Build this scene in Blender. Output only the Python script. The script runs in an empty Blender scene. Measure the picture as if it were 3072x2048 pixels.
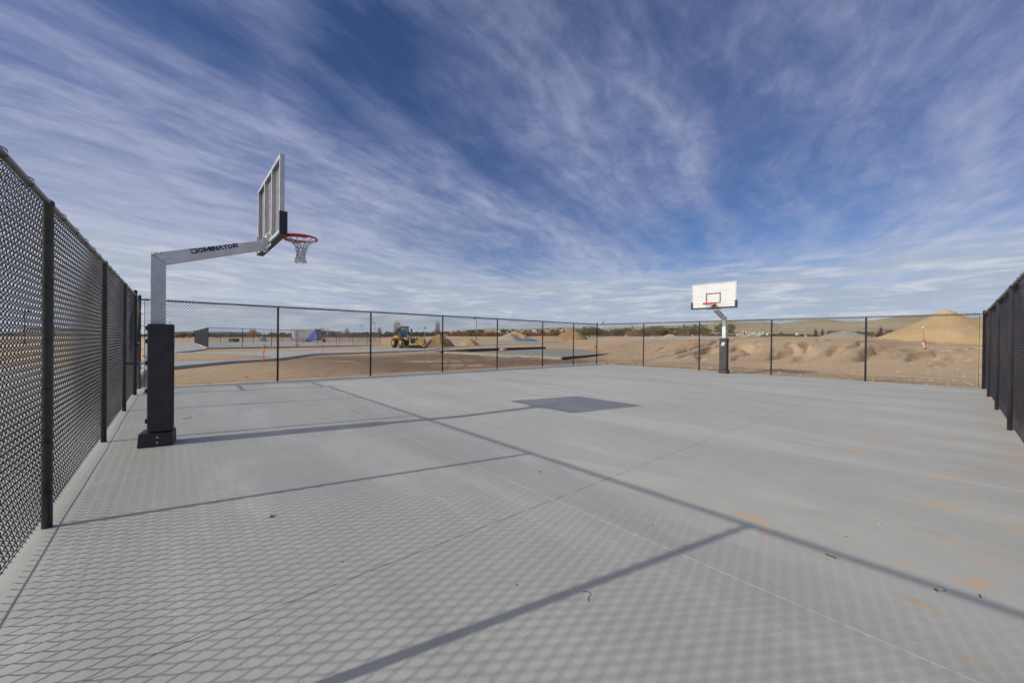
import bpy, math, random
import numpy as np
from mathutils import Vector, Matrix
random.seed(7); rng = np.random.default_rng(7)
R_ = math.radians
scene = bpy.context.scene

# ------------------------------------------------------------------ camera
CAM = np.array([19.7207, 14.5767, 1.4407]); YAW, PITCH, ROLL, FPX = 3.99424236, -0.00530679, 0.0103917, 1160.63
_cy, _sy, _cp, _sp = math.cos(YAW), math.sin(YAW), math.cos(PITCH), math.sin(PITCH)
FW = np.array([_cy*_cp, _sy*_cp, _sp]); _R = np.array([_sy, -_cy, 0.0]); _U = np.cross(_R, FW)
RT = math.cos(ROLL)*_R + math.sin(ROLL)*_U; UP = -math.sin(ROLL)*_R + math.cos(ROLL)*_U
cd = bpy.data.cameras.new('camera'); cam = bpy.data.objects.new('camera', cd); scene.collection.objects.link(cam)
cd.sensor_width = 36.0; cd.lens = FPX/3072*36; cd.clip_start = 0.05; cd.clip_end = 12000
cam.matrix_world = Matrix(((RT[0], UP[0], -FW[0], CAM[0]), (RT[1], UP[1], -FW[1], CAM[1]), (RT[2], UP[2], -FW[2], CAM[2]), (0, 0, 0, 1)))
scene.camera = cam
scene.view_settings.view_transform = 'Standard'; scene.view_settings.look = 'None'
scene.view_settings.exposure = 0.0; scene.view_settings.gamma = 1.0

def ray(px, py): return FW + RT*(px-1536)/FPX - UP*(py-1024)/FPX
def gz(px, py, z=0.0):
    r = ray(px, py); t = (z-CAM[2])/r[2]; return CAM + t*r

# ------------------------------------------------------------------ node helper
class NT:
    def __init__(s, nt): s.nt = nt; nt.nodes.clear()
    def n(s, typ, **kw):
        nd = s.nt.nodes.new(typ); ins = kw.pop('ins', {})
        for k, v in kw.items(): setattr(nd, k, v)
        for k, v in ins.items():
            if isinstance(v, bpy.types.NodeSocket): s.nt.links.new(v, nd.inputs[k])
            else: nd.inputs[k].default_value = v
        return nd
    def m(s, op, a, b=None, c=None, clamp=False):
        ins = {0: a}
        if b is not None: ins[1] = b
        if c is not None: ins[2] = c
        return s.n('ShaderNodeMath', operation=op, use_clamp=clamp, ins=ins).outputs[0]
    def ss(s, v, a, b, lo=0.0, hi=1.0):
        nd = s.n('ShaderNodeMapRange', interpolation_type='SMOOTHSTEP', ins={0: v, 1: a, 2: b, 3: lo, 4: hi}); return nd.outputs[0]
    def mix(s, f, a, b, mode='MIX'):
        nd = s.n('ShaderNodeMix', data_type='RGBA', blend_type=mode)
        for k, v in ((0, f), (6, a), (7, b)):
            if isinstance(v, bpy.types.NodeSocket): s.nt.links.new(v, nd.inputs[k])
            else: nd.inputs[k].default_value = (*v, 1) if isinstance(v, (tuple, list)) and len(v) == 3 else v
        return nd.outputs[2]
    def noise(s, vec, scale, detail=4, rough=.55, dist=0.0):
        return s.n('ShaderNodeTexNoise', ins={'Vector': vec, 'Scale': scale, 'Detail': detail, 'Roughness': rough, 'Distortion': dist}).outputs[0]
    def comb(s, x, y, z=0.0): return s.n('ShaderNodeCombineXYZ', ins={0: x, 1: y, 2: z}).outputs[0]

# ------------------------------------------------------------------ sky and sun
SUN_DIR = Vector((4.16, -0.935, 2.44)).normalized()          # towards the sun
SUN_EL = math.asin(SUN_DIR.z); SUN_AZ = math.atan2(SUN_DIR.x, SUN_DIR.y)
sl = bpy.data.lights.new('sun', 'SUN'); sl.energy = 3.5; sl.angle = R_(0.7); sl.color = (1.0, 0.955, 0.86)
so = bpy.data.objects.new('sun', sl); scene.collection.objects.link(so); so.location = (60, -12, 40)
so.rotation_euler = SUN_DIR.to_track_quat('Z', 'Y').to_euler()

world = bpy.data.worlds.new('World'); scene.world = world; world.use_nodes = True
W = NT(world.node_tree)
dirv = W.n('ShaderNodeTexCoord').outputs['Generated']
sep = W.n('ShaderNodeSeparateXYZ', ins={0: dirv}); dx, dy, dz = sep.outputs
sky = W.n('ShaderNodeTexSky', sky_type='NISHITA', sun_disc=False, sun_elevation=SUN_EL, sun_rotation=SUN_AZ, altitude=800, air_density=1.0, dust_density=0.6, ozone_density=2.5)
skyc = W.n('ShaderNodeHueSaturation', ins={'Saturation': 1.05, 'Value': 0.078, 'Color': sky.outputs[0]}).outputs[0]
skyc = W.mix(1.0, skyc, (.70, .80, 1.08), 'MULTIPLY')
STREAK = R_(-164.0)
zz = W.m('ADD', W.m('MAXIMUM', dz, 0.0), 0.10)
qx, qy = W.m('DIVIDE', dx, zz), W.m('DIVIDE', dy, zz)
ca, sa = math.cos(STREAK), math.sin(STREAK)
u = W.m('ADD', W.m('MULTIPLY', qx, ca), W.m('MULTIPLY', qy, sa))
v = W.m('SUBTRACT', W.m('MULTIPLY', qy, ca), W.m('MULTIPLY', qx, sa))
base = W.comb(u, v, 0.0)
w1 = W.noise(base, 0.5, 2, .5); w2 = W.noise(W.comb(v, u, 3.3), 0.45, 3, .5)
v2 = W.m('ADD', v, W.m('MULTIPLY', W.m('SUBTRACT', w1, 0.5), 1.1))
u2 = W.m('ADD', u, W.m('MULTIPLY', W.m('SUBTRACT', w2, 0.5), 1.2))
nb = W.noise(W.comb(W.m('MULTIPLY', u2, .45), W.m('MULTIPLY', v2, .9), 1.7), 1.0, 4, .55)
na = W.noise(W.comb(W.m('MULTIPLY', u2, .45), W.m('MULTIPLY', v2, 2.8), 5.1), 1.0, 6, .55, .2)
nc = W.noise(W.comb(W.m('MULTIPLY', u2, 1.3), W.m('MULTIPLY', v2, 9.0), 9.1), 1.0, 6, .6, .3)
nf = W.noise(W.comb(W.m('MULTIPLY', u, 3.0), W.m('MULTIPLY', v, 5.0), 2.1), 1.8, 8, .64, .35)
dens = W.m('ADD', W.m('ADD', W.m('MULTIPLY', nb, .42), W.m('MULTIPLY', na, 1.15)), W.m('ADD', W.m('MULTIPLY', nc, .50), W.m('MULTIPLY', nf, .48)))
BLOBS = [(1130, 60, 15, -.15), (1090, 290, 10, -.26), (860, 150, 9, -.12), (400, 30, 12, -.26), (560, 130, 9, -.10), (2560, 570, 10, -.17), (2200, 700, 8, -.15), (1000, 40, 8, -.12), (1350, 470, 9, -.16), (2300, 470, 7, -.12), (2000, 740, 7, -.14),
         (2960, 20, 9, -.16), (1580, 560, 8, -.14), (1700, 40, 12, -.14), (1080, 850, 6, -.12), (2100, 60, 14, .02), (650, 640, 22, .34), (1250, 620, 11, .16), (120, 260, 14, .10), (250, 620, 16, .20),
         (1900, 420, 12, .12), (2850, 280, 12, .12), (1750, 860, 9, .20), (1000, 720, 10, .18), (2900, 760, 10, .16), (1600, 300, 8, .08), (1350, 250, 6, .08)]
for (bx, by, rad, wt) in BLOBS:
    r = ray(bx, by); r = r/np.linalg.norm(r)
    dt = W.n('ShaderNodeVectorMath', operation='DOT_PRODUCT', ins={0: dirv, 1: tuple(r)}).outputs['Value']
    dens = W.m('ADD', dens, W.ss(dt, math.cos(R_(rad)), 1.0, 0.0, wt))
op = W.m('POWER', W.n('ShaderNodeMapRange', clamp=True, ins={0: dens, 1: .76, 2: 1.76}).outputs[0], 1.15)
op = W.m('MULTIPLY', op, 0.92)
lit = W.ss(W.m('ADD', W.m('MULTIPLY', na, .5), W.m('MULTIPLY', nf, .5)), .36, .66)
cc = W.mix(lit, (.20, .245, .43), (.37, .405, .59))
lowf = W.ss(dz, 0.02, 0.42, 1.0, 0.0)
cc = W.mix(W.m('MULTIPLY', lowf, .85), cc, (.60, .645, .735))
col = W.mix(op, skyc, cc)
# low flat cloud deck near the horizon
lv = W.comb(W.m('MULTIPLY', dx, 2.6), W.m('MULTIPLY', dy, 2.6), W.m('MULTIPLY', dz, 26.0))
l1 = W.noise(lv, 1.0, 7, .6, .35); l2 = W.noise(W.comb(W.m('MULTIPLY', dx, 9.0), W.m('MULTIPLY', dy, 9.0), W.m('MULTIPLY', dz, 70.0)), 1.0, 6, .6, .3)
lo = W.m('MULTIPLY', W.ss(W.m('ADD', W.m('MULTIPLY', l1, .75), W.m('MULTIPLY', l2, .25)), .33, .50), W.ss(dz, .11, .22, 1.0, 0.0))
lcol = W.mix(W.ss(l2, .42, .72), (.40, .455, .56), (.66, .685, .74))
lcol = W.mix(W.ss(dz, .0, .045, .7, 0.0), lcol, (.40, .47, .585))
col = W.mix(W.m('MULTIPLY', lo, .85), col, lcol)
hz = W.ss(dz, -.01, .075, .5, 0.0)
col = W.mix(hz, col, (.50, .56, .65))
sd_ = W.n('ShaderNodeVectorMath', operation='DOT_PRODUCT', ins={0: dirv, 1: tuple(SUN_DIR)}).outputs['Value']
col = W.mix(W.ss(sd_, .55, .97, 0.0, .62), col, (1.9, 1.7, 1.4))          # unseen whitish glow round the sun, added to make shadows less blue
bg = W.n('ShaderNodeBackground', ins={'Color': col, 'Strength': 1.0})
W.nt.links.new(bg.outputs[0], W.n('ShaderNodeOutputWorld').inputs[0])

# ------------------------------------------------------------------ materials
MATS = {}
def pmat(name, color, rough=.6, metal=0.0, noise=0.0, nscale=8.0, bump=0.0, bscale=40.0, spec=.5, color2=None, coord='Object'):
    if name in MATS: return MATS[name]
    mt = bpy.data.materials.new(name); mt.use_nodes = True; T = NT(mt.node_tree)
    co = T.n('ShaderNodeTexCoord').outputs[coord]
    c = (*color, 1)
    if noise > 0 or color2:
        f = T.ss(T.noise(co, nscale, 5, .6), .35, .65)
        c2 = color2 or tuple(min(1, x*(1+noise)) for x in color)
        c1 = color if color2 else tuple(x*(1-noise) for x in color)
        c = T.mix(f, c1, c2)
    b = T.n('ShaderNodeBsdfPrincipled', ins={'Base Color': c, 'Roughness': rough, 'Metallic': metal, 'Specular IOR Level': spec})
    if bump > 0:
        bn = T.n('ShaderNodeBump', ins={'Strength': bump, 'Distance': .02, 'Height': T.noise(co, bscale, 6, .6)})
        T.nt.links.new(bn.outputs[0], b.inputs['Normal'])
    T.nt.links.new(b.outputs[0], T.n('ShaderNodeOutputMaterial').inputs[0])
    MATS[name] = mt; return mt
M_post = pmat('black_vinyl_pipe', (.037, .037, .046), .36, noise=.2, nscale=3, bump=.05, bscale=30)
M_wire = pmat('black_vinyl_wire', (.030, .028, .034), .30)
M_farwire = pmat('far_wire_sunlit', (.13, .13, .13), .5)  # dark wire painted grey to stand in for its sunlit glints
M_rail = pmat('black_rail', (.06, .057, .055), .30, noise=.3, nscale=4)
M_alu = pmat('brushed_aluminium', (.60, .61, .63), .42, .75, noise=.08, nscale=5, bump=.04, bscale=90)
M_galv = pmat('galvanised_steel', (.52, .55, .58),   .42, .6, noise=.07, nscale=9, bump=.03, bscale=60)
M_pad = pmat('black_vinyl_pad', (.030, .028, .034), .50, noise=.25, nscale=5, bump=.6, bscale=6)
M_padL = pmat('edge_padding', (.024, .023, .030), .6, noise=.15, nscale=10)
M_white = pmat('white_paint', (.82, .82, .81), .35, noise=.03, nscale=9)
M_letter = pmat('dark_lettering', (.013, .014, .03), .5)
M_whitelet = pmat('white_lettering', (.85, .85, .85), .5)
M_red = pmat('red_rim', (.62, .035, .02), .35, noise=.12, nscale=30)
M_net = pmat('nylon_net', (.60, .61, .63), .8)
M_tgt = pmat('target_black', (.04, .035, .035), .5)
M_yellow = pmat('yellow_machine', (.42, .245, .045), .65, noise=.4, nscale=2.5)
M_tyre = pmat('tyre_rubber', (.025, .023, .022), .85, noise=.4, nscale=5)
M_glass = pmat('cab_glass', (.06, .12, .11), .08, spec=.9)
M_dark = pmat('dark_metal', (.02, .02, .022), .5)
M_hivis = pmat('hi_vis_fabric', (.38, .70, .05), .8)
M_skin = pmat('skin', (.45, .27, .19), .6)
M_jean = pmat('dark_trousers', (.03, .035, .05), .85)
M_orange = pmat('orange_paint', (.85, .16, .035), .7, noise=.25, nscale=9)
M_wood = pmat('raw_wood', (.52, .34, .19), .8, noise=.2, nscale=14)
M_tarp = pmat('blue_tarp', (.02, .22, .62), .5, noise=.3, nscale=3)
M_dgreen = pmat('green_box', (.012, .045, .035), .5)
M_sign = pmat('green_sign', (.01, .16, .09), .4)
M_pvc = pmat('white_pvc', (.78, .80, .78), .4)
M_gpaint = pmat('green_paint', (.06, .33, .15), .5)
M_bark = pmat('bark', (.10, .075, .055), .9, noise=.3, nscale=6)
M_hyd = pmat('hydrant_red', (.38, .04, .03), .5, noise=.2, nscale=9)
M_roof = pmat('roof_shingle', (.085, .085, .095), .9, noise=.25, nscale=2)
M_wallh = pmat('house_siding', (.36, .33, .29), .9, noise=.1, nscale=1)
M_wallh2 = pmat('house_siding_tan', (.42, .33, .24), .9, noise=.1, nscale=1)
M_pebble = pmat('pebble', (.42, .36, .28), .9, noise=.3, nscale=30)
M_leafbit = pmat('dead_leaf', (.20, .11, .05), .9, noise=.4, nscale=60)
M_trblue = pmat('trailer_blue', (.03, .08, .52), .35)
M_trwhite = pmat('trailer_grey', (.27, .27, .31), .4, noise=.06, nscale=2)
M_gravel = pmat('grey_gravel', (.33, .30, .26), .95, noise=.25, nscale=3, bump=.8, bscale=9)

def foliage(name, c1, c2):
    mt = bpy.data.materials.new(name); mt.use_nodes = True; T = NT(mt.node_tree)
    co = T.n('ShaderNodeTexCoord').outputs['Object']
    c = T.mix(T.ss(T.noise(co, 1.3, 3, .6), .38, .62), c1, c2)
    d = T.n('ShaderNodeBsdfDiffuse', ins={'Color': c}); tr = T.n('ShaderNodeBsdfTranslucent', ins={'Color': c})
    mx = T.n('ShaderNodeMixShader', ins={0: .25, 1: d.outputs[0], 2: tr.outputs[0]})
    T.nt.links.new(mx.outputs[0], T.n('ShaderNodeOutputMaterial').inputs[0]); return mt
F_olive = foliage('olive_leaves', (.16, .16, .075), (.26, .245, .12))
F_dark = foliage('dark_leaves', (.10, .10, .065), (.17, .16, .09))
F_orange = foliage('orange_leaves', (.38, .17, .03), (.55, .30, .06))
F_rust = foliage('rust_leaves', (.22, .11, .06), (.32, .17, .09))
F_plum = foliage('plum_leaves', (.09, .055, .06), (.15, .09, .085))
F_bare = foliage('bare_twigs', (.14, .11, .09), (.22, .18, .15))
F_tan = foliage('tan_brush', (.28, .21, .12), (.38, .31, .19))

def concrete(name, base, joints=True, stain=False):
    mt = bpy.data.materials.new(name); mt.use_nodes = True; T = NT(mt.node_tree)
    pos = T.n('ShaderNodeNewGeometry').outputs['Position']
    s = T.n('ShaderNodeSeparateXYZ', ins={0: pos}); x, y = s.outputs[0], s.outputs[1]
    big = T.noise(pos, .35, 4, .55); med = T.noise(T.comb(T.m('MULTIPLY', x, .9), T.m('MULTIPLY', y, .18), 0), 1.2, 5, .6, .4)
    broom = T.noise(T.comb(T.m('MULTIPLY', x, 26.0), T.m('MULTIPLY', y, .7), 0), 3.0, 4, .7)
    grain = T.noise(pos, 120, 3, .7)
    c = T.mix(T.ss(big, .35, .65), tuple(b*.94 for b in base), tuple(b*1.05 for b in base))
    c = T.mix(T.m('MULTIPLY', T.ss(med, .50, .62), .85), c, tuple(min(1, b*1.19) for b in base))
    c = T.mix(T.m('MULTIPLY', T.ss(med, .47, .34), .65), c, tuple(b*.84 for b in base))
    c = T.mix(T.m('MULTIPLY', T.ss(broom, .35, .7), .42), c, tuple(b*.80 for b in base))
    mott = T.noise(pos, 2.2, 7, .7, .4); c = T.mix(T.m('MULTIPLY', T.ss(mott, .50, .68), .30), c, tuple(b*.82 for b in base)); c = T.mix(T.m('MULTIPLY', T.ss(mott, .48, .34), .22), c, tuple(b*1.16 for b in base))
    c = T.mix(T.m('MULTIPLY', T.ss(grain, .35, .72), .28), c, tuple(b*1.22 for b in base))
    wsp = T.noise(pos, 31, 2, .5); c = T.mix(T.m('MULTIPLY', T.ss(wsp, .74, .76), .5), c, (.62, .60, .55)); spk = T.noise(pos, 38, 2, .5); c = T.mix(T.m('MULTIPLY', T.ss(spk, .735, .76), .6), c, (.16, .14, .12))
    jb = None
    if joints:
        jn = T.noise(pos, 3.0, 4, .6)
        def line(co, at, wd, wob=.006):
            d = T.m('ABSOLUTE', T.m('SUBTRACT', T.m('ADD', co, T.m('MULTIPLY', T.m('SUBTRACT', jn, .5), wob)), at)); return T.ss(d, wd*.4, wd, 1.0, 0.0)
        brk = T.ss(T.noise(pos, 9.0, 4, .8), .42, .56)
        jd = line(y, 12.21, .006); c = T.mix(T.m('MULTIPLY', jd, T.m('ADD', T.m('MULTIPLY', brk, .6), .25)), c, (.06, .06, .065))
        jl = line(x, 17.13, .0075); c = T.mix(T.m('MULTIPLY', jl, T.m('ADD', T.m('MULTIPLY', brk, .35), .30)), c, (.66, .63, .57))
        for at in (13.2, 9.3, 5.4, 1.9): c = T.mix(T.m('MULTIPLY', line(x, at, .05, .05), .16), c, tuple(b*1.3 for b in base))
        for at in (9.1, 5.9, 2.9): c = T.mix(T.m('MULTIPLY', line(y, at, .08, .08), .12), c, tuple(b*1.25 for b in base))
        c = T.mix(T.m('MULTIPLY', line(x, 20.12, .004), .15), c, (.08, .08, .09))
    if stain:
        ed = T.m('MINIMUM', T.m('MINIMUM', T.m('ADD', x, .2), T.m('ADD', y, .2)), T.m('SUBTRACT', 15.4, y))
        en = T.noise(pos, 1.7, 7, .72, .4)
        c = T.mix(T.m('MULTIPLY', T.ss(T.m('SUBTRACT', T.m('ADD', en, .12), T.m('MULTIPLY', ed, .55)), .38, .55), .34), c, (.46, .35, .23))
        sc_ = T.noise(T.comb(T.m('MULTIPLY', T.m('ADD', x, T.m('MULTIPLY', y, .7)), 5.0), T.m('SUBTRACT', y, T.m('MULTIPLY', x, .6)), 1.0), .9, 5, .7, 1.2)
        c = T.mix(T.m('MULTIPLY', T.ss(sc_, .64, .70), .28), c, (.56, .55, .50))
        st = T.noise(T.comb(T.m('MULTIPLY', x, 3.4), T.m('MULTIPLY', y, 1.5), 7.7), 1.3, 9, .70, .5)
        reg = T.m('MULTIPLY', T.ss(y, 11.4, 14.4), T.m('MULTIPLY', T.ss(x, 4.0, 9.0), T.ss(x, 18.5, 16.2)))
        th = T.m('SUBTRACT', .71, T.m('MULTIPLY', reg, .145))
        f = T.m('MULTIPLY', T.ss(T.m('SUBTRACT', st, th), 0.0, .04), T.m('MULTIPLY', T.ss(reg, .05, .5), .62))
        c = T.mix(f, c, (.56, .36, .19))
        f2 = T.m('MULTIPLY', T.ss(T.noise(T.comb(T.m('MULTIPLY', x, .8), T.m('MULTIPLY', y, .5), 2.2), 1.0, 5, .6), .45, .7), T.m('MULTIPLY', T.ss(y, 9.0, 15.0), T.m('MULTIPLY', T.ss(x, 17.5, 12.0), .38)))
        c = T.mix(f2, c, (.40, .33, .25))
    b = T.n('ShaderNodeBsdfPrincipled', ins={'Base Color': c, 'Roughness': .60, 'Specular IOR Level': .55})
    h = T.m('ADD', T.m('MULTIPLY', broom, .5), T.m('MULTIPLY', grain, .5))
    bn = T.n('ShaderNodeBump', ins={'Strength': .22, 'Distance': .004, 'Height': h}); T.nt.links.new(bn.outputs[0], b.inputs['Normal'])
    T.nt.links.new(b.outputs[0], T.n('ShaderNodeOutputMaterial').inputs[0]); return mt
M_conc = concrete('court_concrete', (.390, .390, .358), True, True)
M_conc2 = concrete('path_concrete', (.42, .425, .395), False, False)

def dirt(name, c_tan, c_brown, c_light, world_split=False):
    mt = bpy.data.materials.new(name); mt.use_nodes = True; T = NT(mt.node_tree)
    pos = T.n('ShaderNodeNewGeometry').outputs['Position']
    s = T.n('ShaderNodeSeparateXYZ', ins={0: pos}); x, y = s.outputs[0], s.outputs[1]
    n1 = T.noise(pos, .16, 6, .62, .6); n2 = T.noise(pos, 1.1, 8, .68, .5); n3 = T.noise(pos, 7, 5, .7)
    c = T.mix(T.ss(n1, .38, .62), c_tan, c_brown)
    c = T.mix(T.m('MULTIPLY', T.ss(n2, .48, .72), .35), c, c_light)
    if world_split:
        trk = T.noise(T.comb(T.m('MULTIPLY', x, 1.5), T.m('MULTIPLY', y, .10), 3.0), 1.0, 5, .6, .3)
        tm = T.m('MULTIPLY', T.ss(x, -.3, -1.2), T.ss(x, -11.0, -6.0))
        c = T.mix(T.m('MULTIPLY', tm, T.m('MULTIPLY', T.ss(trk, .50, .62), .45)), c, (.44, .32, .21))
        c = T.mix(T.m('MULTIPLY', tm, T.m('MULTIPLY', T.ss(trk, .46, .36), .5)), c, (.62, .50, .36))
    c = T.mix(T.m('MULTIPLY', T.ss(n3, .5, .75), .18), c, tuple(k*.62 for k in c_brown))
    c = T.mix(T.m('MULTIPLY', T.ss(T.noise(pos, 14, 4, .75), .57, .66), .35), c, tuple(k*.5 for k in c_brown))
    if world_split:
        m = T.m('MULTIPLY', T.m('MULTIPLY', T.ss(y, -1.0, -3.5), T.ss(y, -26.0, -17.0)), T.m('MULTIPLY', T.ss(x, -9.0, -2.0), T.ss(x, 17.5, 10.0)))
        m = T.m('MULTIPLY', m, T.ss(T.m('ADD', n1, T.m('MULTIPLY', n2, .5)), .60, .72))
        c = T.mix(T.m('MULTIPLY', m, .9), c, (.20, .142, .10))
        cl = T.m('MULTIPLY', T.ss(T.noise(pos, 2.6, 7, .75, .6), .50, .60), T.m('MULTIPLY', T.ss(y, -1.0, -3.0), T.ss(y, -24.0, -16.0)))
        c = T.mix(T.m('MULTIPLY', T.m('MULTIPLY', cl, T.ss(x, 19.5, 14.0)), .75), c, (.17, .115, .08))
        bz = T.m('MULTIPLY', T.m('MULTIPLY', T.ss(s.outputs[2], .25, .6), T.ss(s.outputs[2], 2.2, 1.7)), T.ss(x, -2.0, -5.0))
        gs = T.noise(T.comb(T.m('MULTIPLY', T.m('ADD', y, T.m('MULTIPLY', x, .55)), .9), T.m('MULTIPLY', x, .12), 4.0), 1.0, 6, .62, .4)
        c = T.mix(T.m('MULTIPLY', T.m('MULTIPLY', bz, T.ss(gs, .50, .62)), .6), c, (.38, .265, .17))
        near = T.m('MULTIPLY', T.m('MULTIPLY', T.ss(y, -3.2, -.4), T.ss(y, .8, -.1)), T.ss(T.noise(T.comb(T.m('MULTIPLY', x, .4), T.m('MULTIPLY', y, 2.2), 0), 1.0, 7, .7), .46, .56))
        c = T.mix(T.m('MULTIPLY', near, .75), c, (.15, .105, .075))
        rut = T.m('MULTIPLY', T.m('MULTIPLY', T.ss(x, -1.7, -1.0), T.ss(x, -.3, -.7)), T.ss(T.noise(T.comb(T.m('MULTIPLY', x, 1.6), T.m('MULTIPLY', y, .35), 6.0), 1.0, 6, .7), .46, .58))
        c = T.mix(T.m('MULTIPLY', rut, .7), c, (.17, .12, .085))
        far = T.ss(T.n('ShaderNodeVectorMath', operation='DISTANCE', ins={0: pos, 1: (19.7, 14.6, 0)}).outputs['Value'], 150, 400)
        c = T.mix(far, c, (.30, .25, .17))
    b = T.n('ShaderNodeBsdfPrincipled', ins={'Base Color': c, 'Roughness': .95, 'Specular IOR Level': .15})
    h = T.m('ADD', T.m('MULTIPLY', n2, .6), T.m('MULTIPLY', n3, .35))
    bn = T.n('ShaderNodeBump', ins={'Strength': 1.0, 'Distance': .10, 'Height': h}); T.nt.links.new(bn.outputs[0], b.inputs['Normal'])
    T.nt.links.new(b.outputs[0], T.n('ShaderNodeOutputMaterial').inputs[0]); return mt
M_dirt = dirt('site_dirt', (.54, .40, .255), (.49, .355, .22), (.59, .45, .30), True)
M_pile = dirt('pile_dirt', (.50, .36, .20), (.43, .305, .17), (.55, .41, .245))
M_pileo = dirt('ochre_pile_dirt', (.36, .245, .125), (.28, .19, .095), (.42, .30, .16))

def hillmat():
    mt = bpy.data.materials.new('dry_grass_hill'); mt.use_nodes = True; T = NT(mt.node_tree)
    pos = T.n('ShaderNodeNewGeometry').outputs['Position']
    n1 = T.noise(pos, .012, 6, .6, .4); n2 = T.noise(pos, .16, 6, .75)
    c = T.mix(T.ss(n1, .4, .62), (.46, .385, .255), (.36, .305, .21))
    c = T.mix(T.m('MULTIPLY', T.ss(n2, .5, .62), .55), c, (.15, .145, .115))
    b = T.n('ShaderNodeBsdfDiffuse', ins={'Color': c}); T.nt.links.new(b.outputs[0], T.n('ShaderNodeOutputMaterial').inputs[0]); return mt
M_hill = hillmat()

def panelmat(name='perforated_backboard', ca_=(.80, .80, .80), cb_=(.70, .70, .70), tf=.33):
    mt = bpy.data.materials.new(name); mt.use_nodes = True; T = NT(mt.node_tree)
    co = T.n('ShaderNodeTexCoord').outputs['Object']
    s = T.n('ShaderNodeSeparateXYZ', ins={0: co})
    n = T.noise(T.comb(0.0, T.m('MULTIPLY', s.outputs[1], 1.5), T.m('MULTIPLY', s.outputs[2], 14.0)), 1.0, 4, .6)
    c = T.mix(T.ss(n, .45, .65), ca_, cb_)
    b = T.n('ShaderNodeBsdfPrincipled', ins={'Base Color': c, 'Roughness': .4})
    tr = T.n('ShaderNodeBsdfTransparent')
    mx = T.n('ShaderNodeMixShader', ins={0: tf, 1: b.outputs[0], 2: tr.outputs[0]})
    T.nt.links.new(mx.outputs[0], T.n('ShaderNodeOutputMaterial').inputs[0]); return mt
M_panel = panelmat()
M_back = panelmat('perforated_back_sheet', (.17, .155, .135), (.11, .10, .09), .36)

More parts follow.
